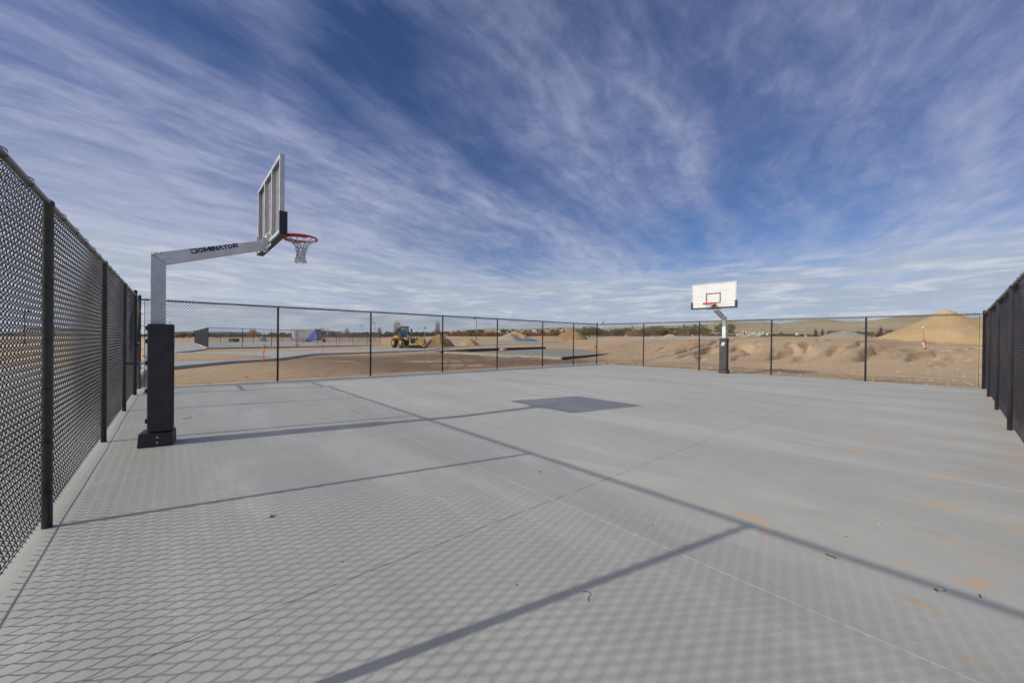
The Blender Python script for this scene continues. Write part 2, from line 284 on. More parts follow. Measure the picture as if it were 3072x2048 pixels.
# ------------------------------------------------------------------ mesh helpers
class MB:
    def __init__(s): s.v = []; s.f = []; s.n = 0; s.sm = []; s.mi = []; s.cur = 0
    def add(s, V, F, smooth=False):
        V = np.asarray(V, float).reshape(-1, 3); s.v.append(V)
        for f in F: s.f.append(tuple(i+s.n for i in f)); s.sm.append(smooth); s.mi.append(s.cur)
        s.n += len(V); return s
    def box(s, a, b, rot=None, at=None):
        (x0, y0, z0), (x1, y1, z1) = a, b
        V = np.array([(x0, y0, z0), (x1, y0, z0), (x1, y1, z0), (x0, y1, z0), (x0, y0, z1), (x1, y0, z1), (x1, y1, z1), (x0, y1, z1)], float)
        if rot is not None: V = V @ np.array(rot).T
        if at is not None: V = V + np.array(at)
        return s.add(V, [(0, 3, 2, 1), (4, 5, 6, 7), (0, 1, 5, 4), (1, 2, 6, 5), (2, 3, 7, 6), (3, 0, 4, 7)])
    def prism(s, poly, axis, lo, hi):
        """poly: 2D points in the two other axes (ordered x,y,z without axis)"""
        n = len(poly); V = []
        for w in (lo, hi):
            for p in poly:
                q = list(p); q.insert(axis, w); V.append(q)
        F = [tuple(range(n))[::-1], tuple(range(n, 2*n))] + [(i, (i+1) % n, n+(i+1) % n, n+i) for i in range(n)]
        return s.add(V, F)
    def tube(s, P, r, k=8, closed=False, caps=True, smooth=True):
        P = np.asarray(P, float); n = len(P); rr = np.broadcast_to(np.asarray(r, float), (n,))
        T = np.gradient(P, axis=0) if not closed else np.roll(P, -1, 0)-np.roll(P, 1, 0)
        T /= np.linalg.norm(T, axis=1)[:, None]+1e-12
        ref = np.array([0, 0, 1.0]) if abs(T[:, 2]).mean() < .7 else np.array([1.0, 0, 0])
        A = np.cross(T, ref); A /= np.linalg.norm(A, axis=1)[:, None]+1e-12; B = np.cross(T, A)
        an = np.linspace(0, 2*math.pi, k, endpoint=False)
        V = P[:, None, :] + rr[:, None, None]*(np.cos(an)[None, :, None]*A[:, None, :] + np.sin(an)[None, :, None]*B[:, None, :])
        F = []
        for i in range(n if closed else n-1):
            j = (i+1) % n
            for a in range(k): b = (a+1) % k; F.append((i*k+a, i*k+b, j*k+b, j*k+a))
        s.add(V.reshape(-1, 3), F, smooth)
        if caps and not closed:
            s.add(V[0], [tuple(range(k))]); s.add(V[-1], [tuple(range(k))[::-1]])
        return s
    def lathe(s, prof, at=(0, 0, 0), k=16, axis=2, smooth=True):
        """prof: list of (radius, height)"""
        an = np.linspace(0, 2*math.pi, k, endpoint=False); V = []
        for (r, h) in prof:
            for a in an:
                q = [r*math.cos(a), r*math.sin(a)]; q.insert(axis, h); V.append(q)
        V = np.array(V)+np.array(at); F = []
        for i in range(len(prof)-1):
            for a in range(k): b = (a+1) % k; F.append((i*k+a, i*k+b, (i+1)*k+b, (i+1)*k+a))
        F.append(tuple(range(k))[::-1]); F.append(tuple(range((len(prof)-1)*k, len(prof)*k)))
        return s.add(V, F, smooth)
    def quads(s, V, F, smooth=False): return s.add(V, F, smooth)
    def obj(s, name, mat, parent=None, bevel=0.0, loc=None, rz=0.0):
        me = bpy.data.meshes.new(name)
        V = np.concatenate(s.v) if s.v else np.zeros((0, 3))
        me.from_pydata(V.tolist(), [], s.f)
        me.polygons.foreach_set('use_smooth', s.sm)
        for m_ in (mat if isinstance(mat, (list, tuple)) else [mat]): me.materials.append(m_)
        if isinstance(mat, (list, tuple)): me.polygons.foreach_set('material_index', s.mi)
        me.update(); o = bpy.data.objects.new(name, me); scene.collection.objects.link(o)
        if parent is not None: o.parent = parent
        if loc is not None: o.location = loc
        if rz: o.rotation_euler[2] = rz
        if bevel > 0:
            b = o.modifiers.new('bevel', 'BEVEL'); b.width = bevel; b.segments = 2; b.limit_method = 'ANGLE'
        return o
def rawmesh(name, V, F4, mat, parent=None, smooth=True):
    me = bpy.data.meshes.new(name); V = np.asarray(V, np.float32); F = np.asarray(F4, np.int32)
    me.vertices.add(len(V)); me.vertices.foreach_set('co', V.ravel())
    k = F.shape[1]; me.loops.add(F.size); me.loops.foreach_set('vertex_index', F.ravel())
    me.polygons.add(len(F)); me.polygons.foreach_set('loop_start', np.arange(0, F.size, k, dtype=np.int32))
    me.polygons.foreach_set('use_smooth', np.full(len(F), smooth)); me.materials.append(mat); me.update(calc_edges=True)
    o = bpy.data.objects.new(name, me); scene.collection.objects.link(o)
    if parent is not None: o.parent = parent
    return o
def empty(name, loc=(0, 0, 0), rz=0.0):
    o = bpy.data.objects.new(name, None); scene.collection.objects.link(o); o.location = loc; o.rotation_euler[2] = rz
    o.empty_display_size = .1; return o
def tag(o, label=None, cat=None, group=None, kind=None):
    if label: o['label'] = label
    if cat: o['category'] = cat
    if group: o['group'] = group
    if kind: o['kind'] = kind
    return o
def struct(o, label=None): o['kind'] = 'structure'; return tag(o, label)
def copy_tree(o, parent=None):
    c = o.copy(); scene.collection.objects.link(c); c.parent = parent
    for ch in list(o.children): copy_tree(ch, c)
    return c

# ------------------------------------------------------------------ terrain
def vnoise(x, y, seed=0):
    xi, yi = np.floor(x).astype(np.int64), np.floor(y).astype(np.int64); fx, fy = x-xi, y-yi
    fx = fx*fx*(3-2*fx); fy = fy*fy*(3-2*fy)
    def h(a, b):
        n = (a*374761393 + b*668265263 + seed*974711) & 0xffffffff; n = ((n ^ (n >> 13))*1274126177) & 0xffffffff; return ((n ^ (n >> 16)) & 0xffff)/65535.0
    return (h(xi, yi)*(1-fx)+h(xi+1, yi)*fx)*(1-fy) + (h(xi, yi+1)*(1-fx)+h(xi+1, yi+1)*fx)*fy
def fbm(x, y, o=4, seed=0, g=.5):
    s, a, t = 0, 1, 0
    for i in range(o): s = s+a*vnoise(x*2**i, y*2**i, seed+i*7); t += a; a *= g
    return s/t-.5
COLS = [-1500, 0, 600, 1000, 1400, 1700, 1900, 2100, 2300, 2550, 2800, 3300]
PROF = [[(0, -.12), (100, -.1), (250, .4), (1000, .6)], [(0, -.12), (60, -.12), (100, 0), (250, .6), (1000, .8)], [(0, -.16), (60, -.14), (112, -.12), (150, .4), (250, .8), (1000, 1.0)],
        [(0, -.16), (50, -.15), (112, -.12), (160, 1.0), (250, 1.6), (1000, 3.0)],
        [(0, -.16), (25, -.15), (58, -.12), (85, .5), (150, 2.4), (250, 3.2), (1000, 6)],
        [(0, -.15), (22, -.14), (58, -.10), (82, .9), (150, 2.9), (250, 3.5), (1000, 7)],
        [(0, -.08), (20, -.08), (36, -.06), (48, .45), (70, 1.6), (120, 2.85), (250, 3.6), (1000, 8)],
        [(0, -.06), (18, -.06), (26, .25), (45, 1.62), (70, 2.1), (130, 3.3), (250, 4.2), (1000, 10)],
        [(0, -.06), (18, -.05), (25, .12), (31, 1.15), (38, 1.85), (60, 2.2), (130, 3.4), (250, 5), (1000, 12)],
        [(0, -.06), (18, -.05), (22, .05), (29, 1.2), (35, 1.85), (45, 2.05), (100, 3.0), (250, 5), (1000, 12)],
        [(0, -.06), (16, -.05), (19, .05), (28, .75), (36, 1.3), (60, 2.2), (130, 3.4), (250, 5), (1000, 12)],
        [(0, -.06), (14, -.05), (20, .1), (30, .8), (50, 1.6), (100, 2.5), (250, 4), (1000, 10)]]
PHI = np.array([math.atan((c-1536)/FPX) for c in COLS])
FH = FW[:2]/np.linalg.norm(FW[:2]); RH = np.array([-FH[1], FH[0]]); RH = RH if RH @ RT[:2] > 0 else -RH
def Hbase(x, y):
    x, y = np.asarray(x, float), np.asarray(y, float)
    dxx, dyy = x-CAM[0], y-CAM[1]; f = dxx*FH[0]+dyy*FH[1]; r = dxx*RH[0]+dyy*RH[1]
    rad = np.hypot(f, r); phi = np.arctan2(r, f); pc = np.clip(phi, PHI[0], PHI[-1]); D = rad*np.cos(pc)
    zs = np.stack([np.interp(D, [p[0] for p in pr], [p[1] for p in pr]) for pr in PROF])
    i = np.clip(np.searchsorted(PHI, pc)-1, 0, len(PHI)-2); t = (pc-PHI[i])/(PHI[i+1]-PHI[i]); t = t*t*(3-2*t)
    return np.take_along_axis(zs, i[None], 0)[0]*(1-t)+np.take_along_axis(zs, i[None]+1, 0)[0]*t, D, phi
def H(x, y):
    sc = np.ndim(x) == 0; x, y = np.atleast_1d(np.asarray(x, float)), np.atleast_1d(np.asarray(y, float))
    z, D, phi = Hbase(x, y)
    dc = np.maximum(np.maximum(-x, x-20.7), np.maximum(-y, y-15.5))       # distance outside the court
    rough = np.clip((dc-.4)/2.5, 0, 1)
    east = np.clip(1-(D-6)/50, 0, 1)
    z = z + rough*(fbm(x*.3, y*.3, 4, 3)*.09 + fbm(x*1.9, y*1.9, 4, 11)*.04)*.28
    churn = np.clip((-y-1.5)/2, 0, 1)*np.clip((y+22)/6, 0, 1)*np.clip((x+8)/5, 0, 1)*np.clip((15-x)/4, 0, 1)
    z = z + churn*fbm(x*.9+3, y*2.6, 5, 21, .6)*.22
    bank = np.clip((z-.15)/.5, 0, 1)*np.clip((2.2-z)/.5, 0, 1)*np.clip(1-(D-42)/10, 0, 1)*np.clip((phi-.3)/.15, 0, 1)
    az = phi*10
    gx = az*1.15-D*.10+fbm(x*.15, y*.15, 3, 5)*1.4
    gul = np.abs(fbm(gx, D*.05, 3, 31))*2
    bk2 = np.clip(bank, 0, 1)
    z = z - bk2*np.clip(.10-gul, 0, .10)/.10*.70 - bk2*(.3-gul)*.24 - bk2*np.clip(.10-np.abs(fbm(gx*2.3+7, D*.12, 3, 91))*2, 0, .1)*2.4
    z = z + bk2*fbm(x*1.3, y*1.3, 4, 77)*.10
    z = z + np.clip((D-60)/100, 0, 1)*fbm(x*.05, y*.05, 4, 41)*.5*np.clip((phi+.2)/.3, 0, 1)
    slabs = (x > 20) & (y > -12) & (D > -50) & (D < 22)
    z = np.where(slabs, -.2, z)
    z = np.where(dc < .4, -.14, z)
    return float(z[0]) if sc else z
def hit(px, py, lo=3.0, hi=600.0):
    r = ray(px, py); r = r/(r @ FW); D = lo
    while D < hi:
        p = CAM+r*D
        if p[2] < H(p[0], p[1]): return p
        D *= 1.01
    return CAM+r*hi
def at(px, D):
    """a point of the ground, D metres ahead along the view in the direction px"""
    r = ray(px, 1018); r = r/(r @ FW); p = CAM+r*D; return np.array([p[0], p[1], H(p[0], p[1])])

angs = np.unique(np.concatenate([np.linspace(-64, 62, 620), np.linspace(62, 296, 90)]))
rads = np.concatenate([[1.0], np.geomspace(3.0, 70, 300), np.geomspace(71, 5000, 120)])
A_, D_ = np.meshgrid(np.radians(angs[:-1]), rads); fx_, rx_ = D_*np.cos(A_), D_*np.sin(A_)
X_ = CAM[0]+fx_*FH[0]+rx_*RH[0]; Y_ = CAM[1]+fx_*FH[1]+rx_*RH[1]; Z_ = H(X_.ravel(), Y_.ravel()).reshape(X_.shape)
na_ = len(angs)-1; nr_ = len(rads)
I, J = np.meshgrid(np.arange(na_), np.arange(nr_-1)); I, J = I.ravel(), J.ravel(); I2 = (I+1) % na_
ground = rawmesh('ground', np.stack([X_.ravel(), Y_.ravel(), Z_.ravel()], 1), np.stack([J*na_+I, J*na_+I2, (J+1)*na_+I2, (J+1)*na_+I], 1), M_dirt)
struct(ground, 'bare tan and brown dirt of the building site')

# hills
def ridge(name, pts, D0, D1, base, mat, amp=2.0, seed=1):
    cols = np.linspace(pts[0][0], pts[-1][0], 260); ys = np.interp(cols, [p[0] for p in pts], [p[1] for p in pts])
    ts = np.linspace(0, 1, 26); V = []
    for t in ts:
        D = D0+(D1-D0)*t
        for c, yy in zip(cols, ys):
            r = ray(c, 1018); r = r/(r @ FW); p = CAM+r*D
            top = (CAM+ray(c, yy)/(ray(c, yy) @ FW)*D1)[2]
            k = math.sin(min(1, t/.86)*math.pi/2)**1.3 if t < .86 else math.cos((t-.86)/.14*.8)
            V.append((p[0], p[1], base+(top-base)*k))
    V = np.array(V); V[:, 2] += fbm(V[:, 0]*.012, V[:, 1]*.012, 5, seed)*amp*2
    n = len(cols); F = [(j*n+i, j*n+i+1, (j+1)*n+i+1, (j+1)*n+i) for j in range(len(ts)-1) for i in range(n-1)]
    return struct(rawmesh(name, V, F, mat))
ridge('hills', [(1950, 1003), (2080, 990), (2160, 974), (2230, 978), (2290, 974), (2340, 979), (2430, 970.5), (2490, 970), (2540, 975), (2600, 972), (2700, 961), (2780, 959), (2900, 966), (3072, 958), (3500, 968)], 300, 900, 2, M_hill, 4)
ridge('hills', [(1180, 1004), (1300, 998), (1380, 993), (1500, 990), (1600, 989), (1700, 986), (1800, 990), (1900, 985), (2000, 982), (2100, 978), (2250, 985)], 900, 1800, 3, M_hill, 5, 4)

# ------------------------------------------------------------------ concrete
def slab(name, poly, top, th, mat, label=None):
    m = MB(); m.prism(poly, 2, top-th, top); return struct(m.obj(name, mat), label)
slab('court_slab', [(-.22, -.22), (20.62, -.22), (20.62, 15.4), (-.22, 15.4)], 0.0, .3, M_conc, 'light grey broom-finished concrete court slab')
slab('walkway', [(20.63, -9.0), (27, -10.5), (60, -10), (60, 30), (20.63, 30)], -.012, .3, M_conc2)
def pxpoly(pts, z=0.0): return [tuple(gz(x, y, z)[:2]) for x, y in pts]
near_path = pxpoly([(525, 1098), (690, 1083), (840, 1074), (940, 1060.5), (1170, 1054), (1310, 1048), (1310, 1041.5), (1170, 1046), (840, 1052), (525, 1058), (430, 1058), (430, 1108)])
isl = pxpoly([(430, 1086), (560, 1081), (700, 1078), (800, 1073), (815, 1069), (700, 1062.5), (525, 1060), (430, 1062)])
slab('path', near_path, 0.0, .28, M_conc2)
m = MB(); m.prism(isl, 2, -.05, .012); struct(m.obj('path', M_dirt), 'sandy dirt island left inside the curving path')
slab('path', [(x, y) for x, y in pxpoly([(430, 1056), (525, 1056), (617, 1046), (580, 1027), (470, 1022), (430, 1022)])], -.02, .2, M_conc2)
w0 = gz(430, 1068)[:2]
slab('path', [(19.8, -9.6), (60, -14), (60, -17), (19.8, -13.5)], -.015, .25, M_conc2)
court2 = pxpoly([(618, 1044), (1186, 1034.5), (1165, 1024.5), (582, 1026.5)], .0)
slab('court_slab', court2, 0.05, .3, M_conc2, 'second concrete court slab beyond the curving path')
# far part of the path, laid over the rising dirt
def strip(name, pts_top, pts_bot, mat, dz=.06):
    V = []; n = len(pts_top)
    for (x, y) in pts_bot: p = hit(x, y); V.append((p[0], p[1], p[2]+dz))
    for (x, y) in pts_top: p = hit(x, y); V.append((p[0], p[1], p[2]+dz))
    for (x, y) in pts_bot: p = hit(x, y); V.append((p[0], p[1], p[2]-.3))
    F = [(i, i+1, n+i+1, n+i) for i in range(n-1)] + [(i, 2*n+i, 2*n+i+1, i+1) for i in range(n-1)]
    m = MB(); m.add(V, F); return struct(m.obj(name, mat))
xs = [1300, 1360, 1420, 1500, 1560, 1640, 1700, 1790, 1900]
strip('path', [(x, np.interp(x, [1300, 1500, 1640, 1790, 1900], [1038.5, 1029.5, 1023, 1017.5, 1016.5])) for x in xs], [(x, np.interp(x, [1300, 1500, 1640, 1790, 1900], [1045, 1034, 1026.5, 1020, 1018.5])) for x in xs], M_conc2, .09)
xs = [1900, 1960, 2020, 2080, 2140, 2200]
strip('road', [(x, 1012.3) for x in xs], [(x, 1016.0) for x in xs], M_conc2, .07)
# gravel pad of the next building, its low footing wall in two runs
pad = pxpoly([(1688, 1072), (1298, 1053.5), (1310, 1050), (1640, 1043), (1930, 1042), (1930, 1053)], .02)
M_pad2 = pmat('pad_gravel', (.30, .29, .25), .95, noise=.12, nscale=.6, bump=.6, bscale=10)
slab('foundation_pad', pad, .06, .35, M_pad2, 'flat grey gravel building pad beyond the far fence')
def lowwall(p0, p1, h, th, name, label, z0=-.25, z1=None):
    p0, p1 = np.array(p0[:2]), np.array(p1[:2]); d = (p1-p0); L = np.linalg.norm(d); d /= L; n = np.array([-d[1], d[0]])
    if n[1] > 0: n = -n
    c = [p0, p1, p1+n*th, p0+n*th]; m = MB(); m.prism([tuple(q) for q in c], 2, z0, h); o = m.obj(name, pmat('black_footing', (.022, .022, .026), .8, noise=.2, nscale=1)); return tag(o, label, 'footing wall')  # near-black colour for all the low strips round the pad
lowwall(gz(1405, 1057), gz(1637, 1047), .36, .4, 'dark_footing_strip', 'long black low footing wall along the far side of the gravel pad')
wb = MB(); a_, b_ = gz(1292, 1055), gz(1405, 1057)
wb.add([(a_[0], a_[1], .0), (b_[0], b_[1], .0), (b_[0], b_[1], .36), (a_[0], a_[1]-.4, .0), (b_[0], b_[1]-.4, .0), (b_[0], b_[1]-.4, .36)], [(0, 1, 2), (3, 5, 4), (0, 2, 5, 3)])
tag(wb.obj('dark_footing_strip', MATS['black_footing']), 'tapering black left end of the low footing wall beyond the pad', 'footing wall')
lowwall(gz(1688, 1078, -.1), gz(1925, 1056, -.1), .075, .12, 'dark_footing_strip', 'near right edge of the gravel pad, its shade painted black', -.3)  # pad face turned from the sun; its shade painted as a black strip

# ------------------------------------------------------------------ chain link
FENCE_H = 2.44
def chainlink(name, p0, p1, z0, z1, out, parent, r=.0030, per=6, k=4, W=.0756, WV=.094, dep=.0105, mat=None):
    """real woven mesh: every picket wire is a flattened spiral; p0->p1 in plan, out = outward unit normal"""
    p0, p1, out = np.array(p0, float), np.array(p1, float), np.array(out, float)
    L = np.linalg.norm(p1-p0); d = (p1-p0)/L; nw = int(L/(W/2)); nper = int((z1-z0)/WV+.5)
    t = np.arange(0, nper+1e-6, 1.0/per); ph = (t % 1.0)
    tri = np.where(ph < .5, ph*2, 2-ph*2)                        # 0..1..0
    sm_ = .5-.5*np.cos(ph*2*math.pi); uo = (.55*tri+.45*sm_)*(W/2)*1.10-W*.025
    no = dep*np.sin(ph*2*math.pi+.0)
    no = np.sign(no)*np.minimum(np.abs(no), dep*.9)
    def wire(shift):
        z = z0+(t+shift)*((z1-z0)/nper); P = np.stack([uo, no, z], 1)
        T = np.gradient(P, axis=0); T /= np.linalg.norm(T, axis=1)[:, None]
        A = np.cross(T, np.array([0, 1.0, 0])); A /= np.linalg.norm(A, axis=1)[:, None]; B = np.cross(T, A)
        an = np.arange(k)*2*math.pi/k
        return (P[:, None, :]+r*(np.cos(an)[None, :, None]*A[:, None]+np.sin(an)[None, :, None]*B[:, None])).reshape(-1, 3)
    We, Wo = wire(0), wire(.5); Wo = Wo.copy()
    n = len(t); nv = n*k
    ii, aa = np.meshgrid(np.arange(n-1), np.arange(k), indexing='ij'); ii, aa = ii.ravel(), aa.ravel(); bb = (aa+1) % k
    Fb = np.stack([ii*k+aa, ii*k+bb, (ii+1)*k+bb, (ii+1)*k+aa], 1)
    V = np.zeros((nw, nv, 3)); offs = np.arange(nw)*(W/2)
    V[0::2] = We[None]; V[1::2] = Wo[None]; V[1::2, :, 2] = np.minimum(V[1::2, :, 2], z1+.012)
    jit = rng.normal(0, .0006, (nw, 1)); U = V[:, :, 0]+offs[:, None]+jit; N = V[:, :, 1]; Z = V[:, :, 2]
    # slight waviness of the cloth
    Nw = N + .004*np.sin(U*2.1+Z*1.7)
    out3 = np.stack([p0[0]+d[0]*U+out[0]*Nw, p0[1]+d[1]*U+out[1]*Nw, Z], -1).reshape(-1, 3)
    F = (Fb[None]+(np.arange(nw)*nv)[:, None, None]).reshape(-1, 4)
    kn = np.arange(0, nw, 2); an = np.arange(4)*math.pi/2; kv, kf = [], []
    if z1 > 2.4:
        for i, q in enumerate(kn):
            c_ = np.array([p0[0]+d[0]*(q*W/2+W*.25), p0[1]+d[1]*(q*W/2+W*.25), z1-.004])
            for (rr_, hh_) in ((.003, -.006), (.0075, 0), (.0065, .012), (.002, .022)):
                for a in an: kv.append((c_[0]+rr_*math.cos(a), c_[1]+rr_*math.sin(a), c_[2]+hh_))
            b0_ = len(out3)+i*16; kf += [(b0_+l*4+a, b0_+l*4+(a+1) % 4, b0_+(l+1)*4+(a+1) % 4, b0_+(l+1)*4+a) for l in range(3) for a in range(4)]
        out3 = np.concatenate([out3, np.array(kv)]); F = np.concatenate([F, np.array(kf)])
    return rawmesh(name, out3, F, mat or M_wire, parent)
def ring(m, c, ax, R, r=.0025, k=4, n=14):
    """a wire tie round a pipe: ring of radius R about axis ax at c"""
    a = np.linspace(0, 2*math.pi, n, endpoint=False); P = np.zeros((n, 3)); o = [i for i in range(3) if i != ax]
    P[:, o[0]] = R*np.cos(a); P[:, o[1]] = R*np.sin(a); m.tube(P+np.array(c), r, k, closed=True)
def fence(label, p0, p1, posts, out, corner0=False, corner1=False, per=6, k=4, gap0=0.0, mesh_to=None, top=2.44):
    """p0->p1 in plan; posts = distances of line posts; corner posts only where asked"""
    p0, p1 = np.array(p0, float), np.array(p1, float); L = np.linalg.norm(p1-p0); d = (p1-p0)/L
    out = np.array(out, float); root = empty('chain_link_fence', (p0[0], p0[1], 0)); tag(root, label, 'fence', 'chain link fences round the court')
    root_inv = -np.array([p0[0], p0[1], 0.0])
    def P(s, z, o=0.0): q = d*s+out*o; return np.array([q[0], q[1], z])
    ax = 0 if abs(d[0]) > .5 else 1; tieV = None
    for s in posts:
        m = MB(); m.lathe([(.030, -.02), (.030, top-.045), (.033, top-.04), (.034, top-.012), (.027, top-.006)], P(s, 0), 18); po = m.obj('post', M_post, root)
        if tieV is None: t = MB(); ring(t, (0, 0, 0), 2, .034); t0 = t.obj('tie_wire', M_wire, po); tieV = t0.data; first = t0
        else: first = None
        for z in np.arange(.25, 2.3, .38):
            t1 = first or bpy.data.objects.new('tie_wire', tieV)
            if first is None: scene.collection.objects.link(t1); t1.parent = po
            first = None; t1.location = P(s, z+random.uniform(-.04, .04), .006); t1.rotation_euler = (random.uniform(-.06, .06), random.uniform(-.06, .06), 0)
    for s, do in ((0.0, corner0), (L, corner1)):
        if not do: continue
        m = MB(); m.lathe([(.0365, -.02), (.0365, top+.04), (.041, top+.04), (.041, top+.07), (.030, top+.095), (.010, top+.105)], P(s, 0), 20); m.obj('terminal_post', M_post, root)
    for s, sg in ((gap0, 1), (L, -1)):
        m = MB(); sb = s+sg*.10; m.tube([P(sb, .04, .036), P(sb, top+.01, .036)], .0065, 6); bar = m.obj('tension_bar', M_post, root)
        for z in np.linspace(.12, top-.1, 8): t = MB(); t.tube([P(s, z, .038), P(sb, z, .038)], .006, 5); t.obj('tension_band', M_post, bar)
    m = MB(); m.tube([P(gap0+.03, top-.021), P(L-.03, top-.021)], .021, 16); rail = m.obj('top_rail', M_rail, root)
    t = MB(); ring(t, (0, 0, 0), ax, .031, .003); t0 = t.obj('tie_wire', M_wire, rail); first = t0
    for s in np.arange(gap0+.3, L-.1, .52):
        t1 = first or bpy.data.objects.new('tie_wire', t0.data)
        if first is None: scene.collection.objects.link(t1); t1.parent = rail
        first = None; t1.location = P(s+random.uniform(-.05, .05), top-.019, .004)
    m = MB(); nn = 60; sg_ = np.linspace(gap0, L, nn)
    m.tube([P(s, .062+.003*math.sin(s*1.3)+.0012*math.sin(s*4.3), .036) for s in sg_], .0035, 6); m.obj('tension_wire', M_wire, root)
    c = chainlink('wire_mesh', P(gap0+.1, 0, .036)[:2], P(L-.1, 0, .036)[:2], .035, top+.022, out, root, per=per, k=k, r=.0033 if k > 3 else (.0046 if per == 4 else .0030))
    return root
XF, YF = 20.43, 15.20
GATE_Y = 1.52
# left fence runs from the gate post to the near corner
fl = fence('black chain link fence close on the left, behind the near hoop', (XF, GATE_Y), (XF, YF), [4.18-GATE_Y, 7.03-GATE_Y, 10.126-GATE_Y, 12.6-GATE_Y], (1, 0), True, True, per=8, k=4)
fence('black chain link fence at the far left, in front of the loader and second court', (0, 0), (XF, 0), [2.24, 4.80, 7.93, 10.97, 14.10, 17.16], (0, -1), True, True, per=4, k=3)
fr = fence('black chain link fence behind the far hoop, facing the dirt bank', (0, 0), (0, YF), [3.16, 6.20, 9.29, 12.36], (-1, 0), False, True, per=4, k=3)
fence('black chain link fence on the right edge, seen almost end on', (0, YF), (XF, YF), [2.82, 6.01, 9.11, 12.2, 15.3, 18.2], (0, 1), False, False, per=6, k=3)
# pipe stop on the left fence
m = MB(); m.tube([(0, 4.18-GATE_Y, .90), (-.24, 4.18-GATE_Y, .90)], .024, 10); sa_ = m.obj('hold_back_pipe', M_post, fl)
m = MB(); m.tube([(-.22, 4.18-GATE_Y, .90), (-.34, 4.18-GATE_Y, .905)], .03, 10); m.tube([(-.31, 4.18-GATE_Y, .88), (-.31, 4.18-GATE_Y, 1.03), (-.25, 4.18-GATE_Y, 1.05)], .018, 8); m.obj('fork_fitting', M_galv, sa_)

# gate
g = empty('gate', (XF, .06, 0)); tag(g, 'narrow black pipe-framed mesh gate in the left fence by its far corner', 'gate')
m = MB(); y0, y1 = .06, GATE_Y-.14
for a, b in (((0, y0, .10), (0, y0, 2.36)), ((0, y1, .10), (0, y1, 2.36)), ((0, y0, .10), (0, y1, .10)), ((0, y0, 1.25), (0, y1, 1.25)), ((0, y0, 2.36), (0, y1, 2.36))): m.tube([a, b], .021, 12)
m.obj('gate_frame', M_post, g)
chainlink('wire_mesh', (.0, y0+.02), (.0, y1-.02), .10, 2.36, (1, 0), g, per=6, k=3)
for z in (.45, 1.55, 2.1):
    m = MB(); m.box((-.03, -.03, z-.02), (.02, .06, z+.03)); m.tube([(-.03, -.01, z-.03), (-.03, -.01, z+.05)], .009, 6); m.obj('hinge', M_galv, g)
m = MB(); m.tube([(-.035, y1-.02, 1.18), (-.035, y1+.16, 1.18)], .011, 8); m.box((-.05, y1+.05, 1.13), (-.02, y1+.08, 1.23)); m.obj('latch', M_dark, g)

